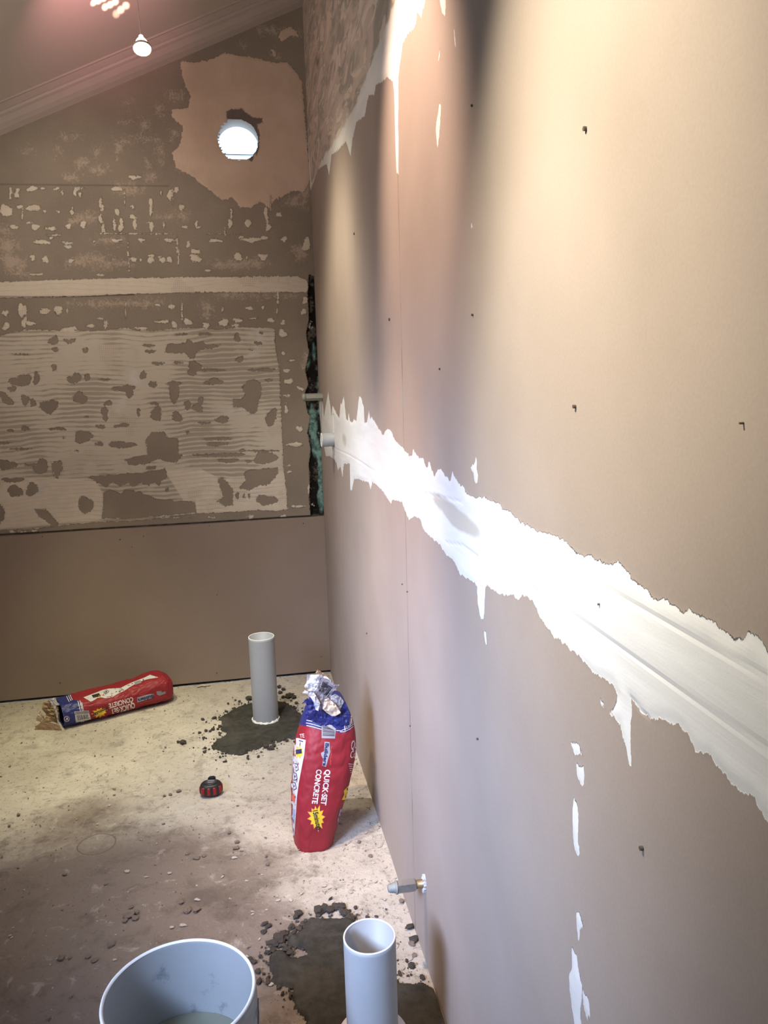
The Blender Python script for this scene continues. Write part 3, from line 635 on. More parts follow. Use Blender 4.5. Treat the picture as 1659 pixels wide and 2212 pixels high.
# torn paper round the fitting
def ragged_ring(name, r0_, r1_, n, mat, parent, amp, x0=-.001):
    v = []; f = []
    for i in range(n):
        a_ = 2*math.pi*i/n; j = fbm(np.array([a_*3.]), np.array([2.]), 17)[0]; j2 = fbm(np.array([a_*5.]), np.array([9.]), 19)[0]
        el = 1+.9*abs(math.sin(a_))
        v += [(x0-.004-.012*max(0, j2+.1), r0_*math.cos(a_), r0_*math.sin(a_)), (x0-.003-.01*max(0, j), (r1_*(1+amp*j))*math.cos(a_), (r1_*(el+amp*j2))*math.sin(a_)), (x0+.003, (r1_*1.05)*math.cos(a_), r1_*el*math.sin(a_)*1.02)]
    for i in range(n):
        k = (i+1) % n; f += [(i*3, k*3, k*3+1, i*3+1), (i*3+1, k*3+1, k*3+2, i*3+2)]
    return link(name, pm(name, v, f), mat, parent)
o = ragged_ring('torn_paper', .0115, .0128, 40, M_TORN, fit, 1.2); o['label'] = 'torn white board paper around the hole'
st = thing('water_stub', 'square-ended grey pipe stub high in the corner, above the short white pipe', 'pipe fitting', (.0, -.155, 1.374)); st.rotation_euler = (0, 0, math.radians(0))
link('body', pm('body', *hexprism(.0165, .004, -.078, .04)), M_GREYM, st)
link('end_cap', pm('end_cap', *xtube([(.013, .076), (.018, .078), (.018, .088), (.012, .094)]), True), M_GREYM, st)
wp = thing('waste_pipe', 'short white plastic waste pipe stub poking from a slot in the right wall', 'pipe', (0, -.53, 1.212))
pv, pf = xtube([(.0285, -.02), (.0285, .052), (.0265, .052), (.0265, -.02)]); pf = pf[:-1]
link('tube', pm('tube', pv, pf, True), M_PVC, wp)
pv, pf = lathe([(.0264, .0505), (.0268, .053), (.0284, .0535), (.0292, .051)], 40)
link('burred_edge', pm('burred_edge', [(-z-random.uniform(0, .0012), x, y) for x, y, z in pv], pf, True), M_PVCR, wp)

# ------------------------------------------------------------------ tape measure
tx, ty = -.560, -1.065
tm = thing('tape_measure', 'black and red tape measure lying on its side on the dusty floor', 'tape measure', (tx, ty, .001), math.radians(-8))
OUT = [(-.036, -.022), (-.026, -.031), (-.01, -.035), (.01, -.034), (.026, -.029), (.037, -.016), (.040, .0), (.035, .013), (.022, .022), (.013, .025), (-.012, .026), (-.026, .019), (-.036, .008), (-.040, -.008)]
def outline(sc, z, o_=OUT): return [(x*sc, y*sc, z) for x, y in o_]
def smoothloop(P_, it=2):
    for _ in range(it):
        Q = []
        for i in range(len(P_)):
            a_, b_ = P_[i], P_[(i+1) % len(P_)]
            Q += [(a_[0]*.75+b_[0]*.25, a_[1]*.75+b_[1]*.25), (a_[0]*.25+b_[0]*.75, a_[1]*.25+b_[1]*.75)]
        P_ = Q
    return P_
SO = smoothloop(OUT)
def loft(loops):
    v = []; f = []; n = len(loops[0])
    for l in loops: v += l
    for j in range(len(loops)-1):
        for i in range(n): f.append((j*n+i, j*n+(i+1) % n, (j+1)*n+(i+1) % n, (j+1)*n+i))
    f.append(tuple(range(n))[::-1]); f.append(tuple(range((len(loops)-1)*n, len(loops)*n))); return v, f
link('case', pm('case', *loft([outline(s_, z_, SO) for s_, z_ in ((.80, 0), (.93, .003), (.99, .010), (1.0, .020), (.99, .031), (.94, .038), (.84, .0425), (.72, .0435))]), True), M_BLK, tm)
for a0 in (-172, -138, -104, -70, -36, -4):
    a1 = math.radians(a0); a2 = math.radians(a0+18)
    def rad(a_):
        best = None
        for i in range(len(SO)):
            p_, q_ = SO[i], SO[(i+1) % len(SO)]
            aa, bb = math.atan2(p_[1], p_[0]), math.atan2(q_[1], q_[0])
            if abs(aa-bb) < 1 and min(aa, bb) <= a_ <= max(aa, bb): best = math.hypot(*p_)
        return best or .037
    v = []; loops = []
    for z_, k in ((.008, .985), (.010, 1.035), (.021, 1.05), (.032, 1.03), (.036, .96)):
        loops.append([(rad(t_)*s_*math.cos(t_), rad(t_)*s_*math.sin(t_), z_) for t_, s_ in ((a1, k*.9), (a1, k), ((a1+a2)/2, k*1.012), (a2, k), (a2, k*.9))])
    link('rubber_grip', pm('rubber_grip', *loft(loops), True), M_GRIP, tm, label='red rubber grip rib')
pv, pf = lathe([(.0205, .0425), (.0215, .0452), (.020, .0462), (.0005, .0464)], 40)
lb = link('label_disc', pm('label_disc', [(x, y-.003, z) for x, y, z in pv], pf, True), M_LBL, tm)
for i, (w_, y_) in enumerate(((.013, .006), (.011, .002), (.014, -.006), (.009, -.010))):
    link('printed_line', box(-w_, w_, y_-.0009, y_+.0009, .0462, .0467), M_BARG, lb)
link('tape_mouth', pm('tape_mouth', *loft([[(-.014, .020, z_), (.014, .020, z_), (.012, .030, z_), (.004, .036, z_), (-.010, .033, z_)] for z_ in (.006, .036, .046, .048)])), M_BLK, tm)

# ------------------------------------------------------------------ cement bags
def bvh(obj_):
    bpy.context.view_layer.update()
    mw = obj_.matrix_world; me = obj_.data
    return BVHTree.FromPolygons([mw @ v.co for v in me.vertices], [tuple(p_.vertices) for p_ in me.polygons])
def cast(tree, x, y, off=.0012):
    d = ray(x, y); d = d/np.linalg.norm(d)
    l, nrm, i, dist = tree.ray_cast(Vector(CAM), Vector(d))
    if l is None: return None
    if nrm.dot(Vector(d)) > 0: nrm = -nrm
    return l+nrm*off
def splitpoly(P_, step):
    Q = []
    for i in range(len(P_)):
        a_, b_ = P_[i], P_[(i+1) % len(P_)]; k = max(1, int(math.hypot(b_[0]-a_[0], b_[1]-a_[1])/step))
        for j in range(k): Q.append((a_[0]+(b_[0]-a_[0])*j/k, a_[1]+(b_[1]-a_[1])*j/k))
    return Q
def decal(tree, polys, mat, parent, name, off=.0012, step=3.5, label=None):
    """printed shapes laid on the bag's own surface"""
    v = []; f = []; inv = parent.matrix_world.inverted()
    for poly in polys:
        # grid-cut the polygon so it follows the curved paper
        bm = bmesh.new(); vs = [bm.verts.new((x, y, 0)) for x, y in poly]
        try: fc = bm.faces.new(vs)
        except ValueError: bm.free(); continue
        xs_ = [p_[0] for p_ in poly]; ys_ = [p_[1] for p_ in poly]
        for ax_, lo, hi in ((0, min(xs_), max(xs_)), (1, min(ys_), max(ys_))):
            g_ = lo+step
            while g_ < hi:
                co = (g_, 0, 0) if ax_ == 0 else (0, g_, 0); no = (1, 0, 0) if ax_ == 0 else (0, 1, 0)
                bmesh.ops.bisect_plane(bm, geom=bm.verts[:]+bm.edges[:]+bm.faces[:], plane_co=co, plane_no=no); g_ += step
        bmesh.ops.triangulate(bm, faces=bm.faces[:])
        ids = {}
        for q in bm.verts:
            p_ = cast(tree, q.co.x, q.co.y, off)
            if p_ is not None: ids[q] = len(v); v.append(inv @ p_)
        for fc in bm.faces:
            if all(q in ids for q in fc.verts):
                t3 = [v[ids[q]] for q in fc.verts]
                if max((t3[0]-t3[1]).length, (t3[1]-t3[2]).length, (t3[0]-t3[2]).length) < .06: f.append(tuple(ids[q] for q in fc.verts))
        bm.free()
    if not f: return None
    o = link(name, pm(name, v, f), mat, parent)
    if label: o['label'] = label
    return o
def text_polys(s_, A, B, up, bold=.0, fit=True):
    """triangles of a word from pixel A to pixel B along its baseline, cap height vector up"""
    cu = bpy.data.curves.new('t', 'FONT'); cu.body = s_; cu.offset = bold; cu.resolution_u = 3; cu.fill_mode = 'FRONT'
    o = bpy.data.objects.new('t', cu); C.objects.link(o); bpy.context.view_layer.update()
    me = bpy.data.meshes.new_from_object(o.evaluated_get(bpy.context.evaluated_depsgraph_get()))
    V_ = [v_.co.copy() for v_ in me.vertices]; x0 = min(q.x for q in V_); x1 = max(q.x for q in V_); y1 = max(q.y for q in V_); cap = .7
    out = []
    for p_ in me.polygons:
        out.append([(A[0]+(B[0]-A[0])*(V_[i].x-x0)/(x1-x0)+up[0]*V_[i].y/cap, A[1]+(B[1]-A[1])*(V_[i].x-x0)/(x1-x0)+up[1]*V_[i].y/cap) for i in p_.vertices])
    bpy.data.objects.remove(o); bpy.data.meshes.remove(me); bpy.data.curves.remove(cu)
    return out
def star(cx, cy, a_, b_, rot, n=12, inner=.68):
    P_ = []
    for i in range(2*n):
        t_ = math.pi*i/n; k = 1 if i % 2 == 0 else inner
        if i % 2 == 0: k *= 1+.12*math.sin(i*2.3)
        x, y = a_*k*math.cos(t_), b_*k*math.sin(t_); P_.append((cx+x*math.cos(rot)-y*math.sin(rot), cy+x*math.sin(rot)+y*math.cos(rot)))
    return P_
def inpoly(x, y, P_):
    c = False
    for i in range(len(P_)):
        (ax_, ay), (bx, by) = P_[i], P_[(i+1) % len(P_)]
        if (ay > y) != (by > y) and x < (y-ay)*(bx-ax_)/(by-ay)+ax_: c = not c
    return c
def bag_body(name, secs, parent, e=2.6, nu=190, sub=14, seed=0, wr=.004, zone=None, mats=(), closed_top=True):
    """secs: (centre, half-width vector, half-depth vector) along the bag, interpolated smoothly"""
    K_ = len(secs); rows = []
    def lerp(i, t, k):
        P_ = [np.array(secs[min(max(i+d, 0), K_-1)][k], float) for d in (-1, 0, 1, 2)]
        return .5*((2*P_[1])+(-P_[0]+P_[2])*t+(2*P_[0]-5*P_[1]+4*P_[2]-P_[3])*t*t+(-P_[0]+3*P_[1]-3*P_[2]+P_[3])*t**3)
    for i in range(K_-1):
        for j in range(sub): rows.append(tuple(lerp(i, j/sub, k) for k in range(3)))
    rows.append(tuple(np.array(q, float) for q in secs[-1]))
    th = np.linspace(0, 2*np.pi, nu, endpoint=False)
    ce = np.sign(np.cos(th))*np.abs(np.cos(th))**(2/e); se = np.sign(np.sin(th))*np.abs(np.sin(th))**(2/e)
    v = []; m_ = len(rows)
    for r_i, (c_, a_, b_) in enumerate(rows):
        al, bl = np.linalg.norm(a_), np.linalg.norm(b_); L = r_i/m_*6
        w = 1+0*th
        d = wr*(2*fbm(th*1.6+seed, np.full(nu, L*1.2), seed)+1.3*(np.abs(fbm(th*2.5+3, np.full(nu, L*2.6), seed+5))-.12)*2)
        # keep the noise periodic
        fade = np.minimum(1, np.minimum(th, 2*np.pi-th)/.5); d = d*fade
        for k in range(nu):
            v.append(c_+a_*ce[k]*(1+d[k]/max(al, .02))+b_*se[k]*(1+d[k]/max(bl, .02)))
    f = []
    for j in range(m_-1):
        for k in range(nu): f.append((j*nu+k, j*nu+(k+1) % nu, (j+1)*nu+(k+1) % nu, (j+1)*nu+k))
    f.append(tuple(range(nu))[::-1])
    if closed_top: f.append(tuple(range((m_-1)*nu, m_*nu)))
    inv = np.array(parent.location); v = [np.array(q)-inv for q in v]
    me = pm(name, v, f, True); bm = bmesh.new(); bm.from_mesh(me); bmesh.ops.recalc_face_normals(bm, faces=bm.faces[:]); bm.to_mesh(me); bm.free()
    o = link(name, me, list(mats), parent)
    if zone:
        V_ = np.array(v)+inv
        cen = (np.array(rows[0][0])+np.array(rows[-1][0]))/2
        for p_ in me.polygons:
            if len(p_.vertices) > 4:
                p_.material_index = 1 if p_.index > len(me.polygons)/2 and closed_top and len(f) == p_.index+1 else 0; continue
            c_ = V_[list(p_.vertices)].mean(0); n_ = np.array(p_.normal); px, py = project(c_)
            p_.material_index = zone(px, py, c_, (n_@(c_-CAM)) < 0)
    return o
def crumple(name, poly, depth_fn, mat, parent, amp=.006, seed=0, step=2.5, th=.0007, label=None):
    """a torn, crumpled sheet: traced outline set at its own distance, folded by noise, with thickness"""
    P_ = splitpoly(poly, 3); bm = bmesh.new(); vs = [bm.verts.new((x, y, 0)) for x, y in P_]; bm.faces.new(vs)
    xs_ = [p_[0] for p_ in P_]; ys_ = [p_[1] for p_ in P_]
    for ax_, lo, hi in ((0, min(xs_), max(xs_)), (1, min(ys_), max(ys_))):
        g_ = lo+step
        while g_ < hi:
            bmesh.ops.bisect_plane(bm, geom=bm.verts[:]+bm.edges[:]+bm.faces[:], plane_co=(g_, 0, 0) if ax_ == 0 else (0, g_, 0), plane_no=(1, 0, 0) if ax_ == 0 else (0, 1, 0)); g_ += step
    bmesh.ops.triangulate(bm, faces=bm.faces[:])
    inv = np.array(parent.location)
    for q in bm.verts:
        x, y = q.co.x, q.co.y
        d = ray(x, y); ydep = depth_fn(x, y); n1 = fbm(np.array([x*.07]), np.array([y*.07]), seed, 2)[0]; n2 = abs(fbm(np.array([x*.13]), np.array([y*.13]), seed+3, 2)[0])
        Y_ = ydep+amp*(n1*2.5+n2*3-.4); w = CAM+d*(Y_-CAM[1])/d[1]; q.co = Vector(w-inv)
    bmesh.ops.recalc_face_normals(bm, faces=bm.faces[:])
    me = bpy.data.meshes.new(name); bm.to_mesh(me); bm.free()
    o = link(name, me, mat, parent); s_ = o.modifiers.new('thick', 'SOLIDIFY'); s_.thickness = th
    if label: o['label'] = label
    return o
def k4(s_): return [(600+x/5.145, 1430+y/5.145) for x, y in pts(s_)]
def q4(x, y): return (600+x/5.145, 1430+y/5.145)

# --- the standing bag
BY = -1.40
bag = thing('cement_bag', 'open red and blue bag of quick-set concrete standing upright by the right wall', 'cement bag', (-.225, BY, 0))
secs = []
for yp, xl, xr, dep in ((1829, 646, 708, .085), (1822, 638, 716, .10), (1800, 633.5, 719, .108), (1768, 630, 729, .112), (1722, 629, 745, .115), (1683, 630, 757, .112), (1640, 634, 767, .108), (1600, 641, 770, .10), (1570, 650, 766, .088), (1548, 658, 758, .07), (1528, 667, 749, .052), (1514, 674, 741, .036)):
    L_ = hit(xl, yp, 1, BY); R_ = hit(xr, yp, 1, BY); zz_ = (L_[2]+R_[2])/2
    c_ = np.array([(L_[0]+R_[0])/2, BY, max(zz_, .001)]); lean = (zz_)*.10
    secs.append((c_+np.array([0, lean, 0]), np.array([(R_[0]-L_[0])/2*.985, 0, 0]), np.array([0, dep, 0])))
secs[0] = (np.array([secs[0][0][0], secs[0][0][1], .001]), secs[0][1], secs[0][2])
BLUEP = k4("100,-100 100,640 270,705 330,715 480,755 640,775 720,790 790,765 900,660 900,-100")
WHITEP = k4("225,845 312,868 292,1050 262,1200 235,1350 215,1500 207,1650 195,1800 184,1960 60,1980 60,845")
def zone(px, py, c_, front):
    if front:
        if inpoly(px, py, BLUEP): return 1
        return 0
    if c_[2] > .37: return 1
    return 2 if (c_[0] < -.25 and c_[2] > .04 and c_[2] < .33) else 0
body = bag_body('paper_sack', secs, bag, e=3.0, seed=3, wr=.0035, zone=zone, mats=(M_RED, M_BLUE, M_PW))
body.data.materials.append(M_KRAFT)
T = bvh(body)
decal(T, [WHITEP], M_PW, body, 'white_panel', .0006)
def stripes(tree, lines, w, mat, parent, name='band_stripe'):
    for ln_ in lines:
        P_ = ln_; poly = [(x, y-w/2) for x, y in P_]+[(x, y+w/2) for x, y in P_[::-1]]
        decal(tree, [poly], mat, parent, name, .0011)
for s_ in ("322,648 400,662 488,692", "318,678 400,695 488,722", "322,706 400,724 488,750"): stripes(T, [k4(s_)], 1.5, M_TXT, body)
for s_ in ("650,762 700,765 780,735 840,690", "690,778 740,775 800,745 850,705"): stripes(T, [k4(s_)], 1.5, M_TXT, body)
def txt(tree, conv, s_, A, B, up, mat, parent, name, bold=.02, off=.0014, label=None):
    k = conv(1, 0)[0]-conv(0, 0)[0]
    return decal(tree, text_polys(s_, conv(*A), conv(*B), (up[0]*k, up[1]*k), bold), mat, parent, name, off, 4, label)
txt(T, q4, 'QUICK·SET', (528, 1193), (478, 1588), (58, 6), M_TXT, body, 'lettering', .035)
txt(T, q4, 'CONCRETE', (432, 1190), (382, 1572), (58, 6), M_TXT, body, 'lettering', .035)
decal(T, [k4("520,885 575,890 585,1000 560,1075 535,1165 492,1150 505,1080 485,1040 480,1010 515,990")], M_BARG, body, 'lettering_backing', .0009)
txt(T, q4, 'Builders', (532, 900), (500, 1150), (38, 5), M_NAVY, body, 'lettering', .04)
txt(T, q4, 'AUSTRALIAN', (592, 930), (578, 1140), (14, 2), M_TXTR, body, 'lettering', .0)
decal(T, [star(*q4(432, 1730), 100/5.145, 150/5.145, -.12, 12, .66)], M_TXTR, body, 'burst_outline', .0010)
decal(T, [star(*q4(432, 1730), 90/5.145, 137/5.145, -.12, 12, .66)], M_YEL, body, 'yellow_burst', .0014)
txt(T, q4, '15minutes', (388, 1652), (436, 1868), (55, -10), M_INK, body, 'lettering', .03, .0019)
decal(T, [k4("487,668 560,672 645,742 636,850 487,846")], M_BARG, body, 'barcode_panel', .0013)
decal(T, [k4(f"{500+i*0},{700+i*13} {632-max(0,3-i)*22},{722+i*11} {632-max(0,3-i)*22},{722+i*11+5+(i%3)*1.5} 500,{700+i*13+5+(i%3)*1.5}") for i in range(10)], M_INK, body, 'barcode', .0017)
txt(T, q4, 'TE', (250, 845), (300, 838), (-4, -42), M_TXT, body, 'lettering', .02)
decal(T, [star(*q4(240, 1002), 50/5.145, 70/5.145, 0, 9, .7)], M_YEL, body, 'yellow_burst', .0012)
decal(T, [k4("205,975 270,965 272,1015 206,1025")], M_NAVY, body, 'lettering_backing', .0016)
for x, y in ((210, 1170), (197, 1272), (187, 1380)):
    decal(T, [k4(f"{x-20},{y-48} {x+14},{y-38} {x+26},{y+30} {x-8},{y+48}")], M_NAVY, body, 'hazard_symbol', .0010)
    decal(T, [k4(f"{x-14},{y-38} {x+9},{y-31} {x+19},{y+24} {x-5},{y+37}")], M_PW, body, 'hazard_symbol', .0014)
    decal(T, [k4(f"{x-3},{y-18} {x+8},{y-4} {x+2},{y+16} {x-6},{y+4}")], M_NAVY, body, 'hazard_symbol', .0018)
decal(T, [k4("178,1450 196,1500 190,1570 160,1530 158,1490")], M_TXTR, body, 'red_triangle', .0011)
decal(T, [k4("152,1620 196,1640 190,1780 160,1760")], M_LAV, body, 'blue_patch', .0011)
decal(T, [k4("238,868 285,880 284,890 238,878")], M_NAVY, body, 'lettering', .0011)
txt(T, q4, 'Qu', (808, 975), (868, 955), (12, -100), M_TXT, body, 'lettering', .01)
txt(T, q4, 'Co', (800, 1068), (862, 1060), (10, -80), M_TXT, body, 'lettering', .01)
decal(T, [k4(f"{785+i*5},{1128+i*24} {848-i*3},{1136+i*22} {847-i*3},{1142+i*22} {784+i*5},{1134+i*24}") for i in range(5)], M_TXT, body, 'lettering', .0012)
decal(T, [k4("815,1310 796,1400 770,1440 780,1470 745,1530 708,1532 735,1475 732,1430 790,1360")], M_YEL, body, 'yellow_burst', .0012)
decal(T, [k4("690,1640 722,1618 700,1720 672,1790 655,1785")], M_LAV, body, 'blue_patch', .0012)
for s_, c_ in (('illa', (742, 745)),): txt(T, q4, 'lldi', (742, 762), (825, 680), (-8, -95), M_TXT, body, 'lettering', .02)
# torn open mouth of the standing bag
yd = lambda x, y: BY+.0
yb_ = lambda y: hit(700, y, 1, BY)[2]
D = lambda k: (lambda x, y: BY-.04+k)
crumple('torn_blue_paper', k4("265,465 300,425 330,400 355,430 400,420 440,520 560,590 640,610 700,520 742,432 775,505 805,610 800,700 640,740 480,700 340,640 310,590 340,500 310,455"), D(.0), M_BLUE, bag, .006, 2)
crumple('torn_white_paper', k4("325,140 480,142 545,165 590,200 560,330 470,280 420,320 360,350 335,330 325,280 300,290 295,265 320,235"), D(.01), M_PW, bag, .007, 4)
crumple('torn_white_paper', k4("272,345 300,310 350,340 390,330 430,380 470,460 450,545 420,530 400,450 370,400 320,350"), D(-.012), M_PW, bag, .006, 6)
tp = crumple('torn_printed_paper', k4("470,170 540,185 640,255 690,250 650,290 600,350 580,420 540,520 500,530 455,460 400,330 440,290"), D(.003), M_GREYP, bag, .004, 8)
bpy.context.view_layer.update(); T2 = bvh(tp)
decal(T2, [k4(f"{505+i*12},{215+i*8} {512+i*12},{220+i*8} {462+i*12},{330+i*7} {455+i*12},{325+i*7}") for i in range(9)], M_INK, tp, 'barcode', .0012)
decal(T2, [k4("515,182 635,262 630,270 510,190"), k4("628,262 638,268 545,388 538,380")], M_BARG, tp, 'barcode', .0012)
crumple('torn_inner_paper', k4("520,420 560,400 640,470 690,545 700,565 640,600 600,600 540,560 500,520"), D(-.022), M_CREAMP, bag, .006, 10, label='cream inner paper ply')
crumple('torn_grey_paper', k4("585,380 640,355 700,390 738,440 690,530 640,500 590,440"), D(-.008), M_BARG, bag, .007, 12, label='greyish crumpled outer ply')
crumple('torn_grey_paper', k4("420,120 445,85 510,125 600,205 560,200 480,150"), D(.03), M_KRAFT, bag, .006, 14, label='brownish paper scrap at the top')
tt = [k4("0,0")]

# --- the lying bag
lb_ = thing('cement_bag', 'half-empty red and blue bag of quick-set concrete lying on the floor at the back wall', 'cement bag', (-1.0, -.2, 0))
B0 = np.array([-.775, -.115]); B1 = np.array([-1.228, -.302]); axd = (B1-B0)/np.linalg.norm(B1-B0); pdn = np.array([-axd[1], axd[0]])
if pdn[1] < 0: pdn = -pdn
secs = []
for t_, hd, hh, zc_ in ((0, .062, .040, .062), (.03, .078, .054, .060), (.08, .088, .062, .064), (.18, .090, .062, .063), (.30, .090, .056, .058), (.42, .092, .054, .056), (.52, .092, .052, .055), (.65, .092, .052, .054), (.80, .090, .052, .054), (.92, .086, .050, .052), (1.0, .084, .048, .050)):
    c_ = B0+(B1-B0)*t_
    secs.append((np.array([c_[0], c_[1], zc_]), np.array([pdn[0]*hd, pdn[1]*hd, 0]), np.array([0, 0, hh])))
def k3(s_): return [(40+x/4.366, 1420+y/4.366) for x, y in pts(s_)]
def q3(x, y): return (40+x/4.366, 1420+y/4.366)
BLUE3 = k3("0,0 440,0 440,352 492,335 512,398 548,405 575,402 600,430 615,480 632,650 632,900 0,900")
WHITE3 = k3("612,378 700,345 790,310 850,296 960,290 1040,250 1100,225 1180,195 1240,165 1320,190 1230,205 1190,215 1120,240 1050,282 990,320 940,342 880,378 820,385 760,375 700,412 680,418")
def zone3(px, py, c_, front):
    tt_ = ((c_[:2]-B0)@axd)/np.linalg.norm(B1-B0)
    if front:
        if inpoly(px, py, BLUE3): return 1
        return 0
    return 1 if tt_ > .68 else 0
body3 = bag_body('paper_sack', secs, lb_, e=3.2, seed=11, wr=.0045, sub=16, zone=zone3, mats=(M_RED, M_BLUE, M_PW, M_KRAFT), closed_top=False)
T3 = bvh(body3)
decal(T3, [WHITE3], M_PW, body3, 'white_panel', .0006)
for s_ in ("445,352 478,420", "462,346 495,412", "480,340 508,405", "560,412 582,500 600,645", "578,408 600,500 617,648", "594,425 612,500 628,640"):
    P_ = k3(s_); poly = [(x-.8, y) for x, y in P_]+[(x+.8, y) for x, y in P_[::-1]]; decal(T3, [poly], M_TXT, body3, 'band_stripe', .0012)
txt(T3, q3, 'QUICK·SET', (1092, 425), (868, 492), (10, 48), M_TXT, body3, 'lettering', .035)
txt(T3, q3, 'CONCRETE', (1076, 372), (848, 440), (9, 42), M_TXT, body3, 'lettering', .03)
decal(T3, [k3("1120,378 1240,345 1275,345 1272,378 1190,405 1120,425")], M_BARG, body3, 'lettering_backing', .0010)
txt(T3, q3, 'Builders', (1268, 350), (1122, 392), (8, 30), M_NAVY, body3, 'lettering', .04, .0015)
txt(T3, q3, 'AUSTRALIAN', (1265, 392), (1150, 428), (2, 10), M_TXTR, body3, 'lettering', .0)
decal(T3, [star(*q3(765, 520), 85/4.366, 50/4.366, -.35, 11, .66)], M_TXTR, body3, 'burst_outline', .0010)
decal(T3, [star(*q3(765, 520), 78/4.366, 44/4.366, -.35, 11, .66)], M_YEL, body3, 'yellow_burst', .0014)
txt(T3, q3, '15minutes', (835, 462), (700, 530), (10, 30), M_INK, body3, 'lettering', .03, .0018)
decal(T3, [k3("525,508 662,500 668,535 685,582 542,612")], M_PW, body3, 'barcode_panel', .0012)
decal(T3, [k3("528,512 660,503 664,528 532,540")], M_GREYP, body3, 'barcode_panel', .0016)
decal(T3, [k3(f"{543+i*9},{545-i*.8} {547+i*9+(i%3)},{545-i*.8} {553+i*9+(i%3)},{592-i*1.5} {549+i*9},{592-i*1.5}") for i in range(13)], M_INK, body3, 'barcode', .0016)
ringp = [(455+26*math.cos(t_), 580+26*math.sin(t_)) for t_ in np.linspace(0, 2*math.pi, 25)]
for i in range(24):
    pass
decal(T3, [[q3(455+r_*math.cos(t_), 580+r_*math.sin(t_)) for r_, t_ in ((26, 2*math.pi*i/24), (26, 2*math.pi*(i+1)/24), (22, 2*math.pi*(i+1)/24), (22, 2*math.pi*i/24))] for i in range(24)], M_TXT, body3, 'round_emblem', .0012)
decal(T3, [k3("443,592 450,592 462,568 455,565"), k3("462,568 468,590 461,592 456,572")], M_TXT, body3, 'round_emblem', .0012)
decal(T3, [star(*q3(745, 362), 34/4.366, 26/4.366, .3, 8, .7)], M_YEL, body3, 'yellow_burst', .0012)
decal(T3, [k3("690,358 760,340 775,368 705,385")], M_INK, body3, 'lettering_backing', .0016)
for x, y, s_ in ((828, 326, 1.), (962, 306, .8)):
    decal(T3, [k3(f"{x-28*s_},{y+2} {x+4},{y-20*s_} {x+28*s_},{y-2} {x-6},{y+24*s_}")], M_INK, body3, 'hazard_symbol', .0010)
    decal(T3, [k3(f"{x-21*s_},{y+2} {x+3},{y-14*s_} {x+21*s_},{y-2} {x-5},{y+18*s_}")], M_PW, body3, 'hazard_symbol', .0014)
    decal(T3, [k3(f"{x-6},{y+4} {x+8},{y-6} {x+6},{y-1} {x-2},{y+7}")], M_INK, body3, 'hazard_symbol', .0018)
decal(T3, [k3("1090,235 1150,215 1160,240 1100,262")], M_GREYP, body3, 'barcode_panel', .0011)
decal(T3, [k3("1172,205 1182,203 1180,222 1172,222")], M_INK, body3, 'lettering', .0011)
decal(T3, [k3("1300,320 1345,315 1350,330 1385,318 1388,340 1330,362 1305,350")], M_GREYP, body3, 'grime_mark', .0010)
# torn open end of the lying bag
yl = lambda o_: (lambda x, y: -.30+o_)
crumple('torn_inner_paper', k3("225,430 290,410 330,440 375,470 400,640 385,665 300,620 250,590 260,530 222,490"), lambda x, y: -.27+(110-x)*.0006, M_KRAFT, lb_, .010, 22, label='crumpled brown kraft paper')
crumple('torn_inner_paper', k3("135,735 160,660 240,585 300,612 385,640 410,690 280,712"), lambda x, y: -.352+(90-x)*.0006, M_KRAFT, lb_, .003, 24, label='brown kraft lining spread on the floor')
crumple('torn_white_paper', k3("150,640 175,555 205,505 240,545 250,590 200,620"), lambda x, y: -.31, M_CREAMP, lb_, .006, 26)
crumple('torn_white_paper', k3("285,395 345,378 370,430 438,432 440,445 350,455 368,520 385,640 372,640 350,520 325,460"), lambda x, y: -.305+(120-x)*.0002, M_PW, lb_, .004, 28, label='white torn lip of the mouth')
crumple('base_flap', k3("1318,190 1362,205 1412,232 1410,300 1380,262 1345,205"), lambda x, y: -.125, M_CREAMP, lb_, .003, 30, label='pale folded flap at the base')
dk = splitpoly(k3("360,470 385,690 300,705 260,600 300,470"), 6)

# ------------------------------------------------------------------ wet concrete patches
def mound(name, outline_px, label, hgt, seed, extra_px=()):
    P_ = wpoly(outline_px, 2); A_ = np.array(P_)
    x0, y0 = A_.min(0)-.03; x1, y1 = A_.max(0)+.03; x1 = min(x1, -.004)
    g = .0045; U, V = np.meshgrid(np.arange(x0, x1, g), np.arange(y0, y1, g), indexing='ij')
    s_ = polysdf(U, V, P_, .06)
    for e_ in extra_px: s_ = np.maximum(s_, polysdf(U, V, wpoly(e_, 2), .06))
    s_ = s_+.045*fbm(U*22, V*22, seed, 5)*1.3
    rough_ = .5+.5*np.tanh((fbm(U*4, V*4, seed+9)*8))
    Z = hgt*np.tanh(np.maximum(s_, 0)/.010)+.011*fbm(U*45, V*45, seed+2)*rough_+.003*fbm(U*9, V*9, seed+4)
    Z = np.where(s_ < 0, -.012, np.maximum(Z, .0035)+.003)
    inside = s_ > -.004
    kp = inside[:-1, :-1] | inside[1:, :-1] | inside[1:, 1:] | inside[:-1, 1:]
    me = gridmesh(name, np.stack([U, V, Z], -1), kp); bm = bmesh.new(); bm.from_mesh(me)
    bmesh.ops.delete(bm, geom=[q for q in bm.verts if not q.link_faces], context='VERTS'); bm.to_mesh(me); bm.free()
    o = link(name, me, M_WET); o['label'] = label; o['category'] = 'wet concrete'
    return o
def k5(s_): return [(360+x/4.608, 1330+y/4.608) for x, y in pts(s_)]
def k6(s_): return [(180+x/2.023, 1850+y/2.023) for x, y in pts(s_)]
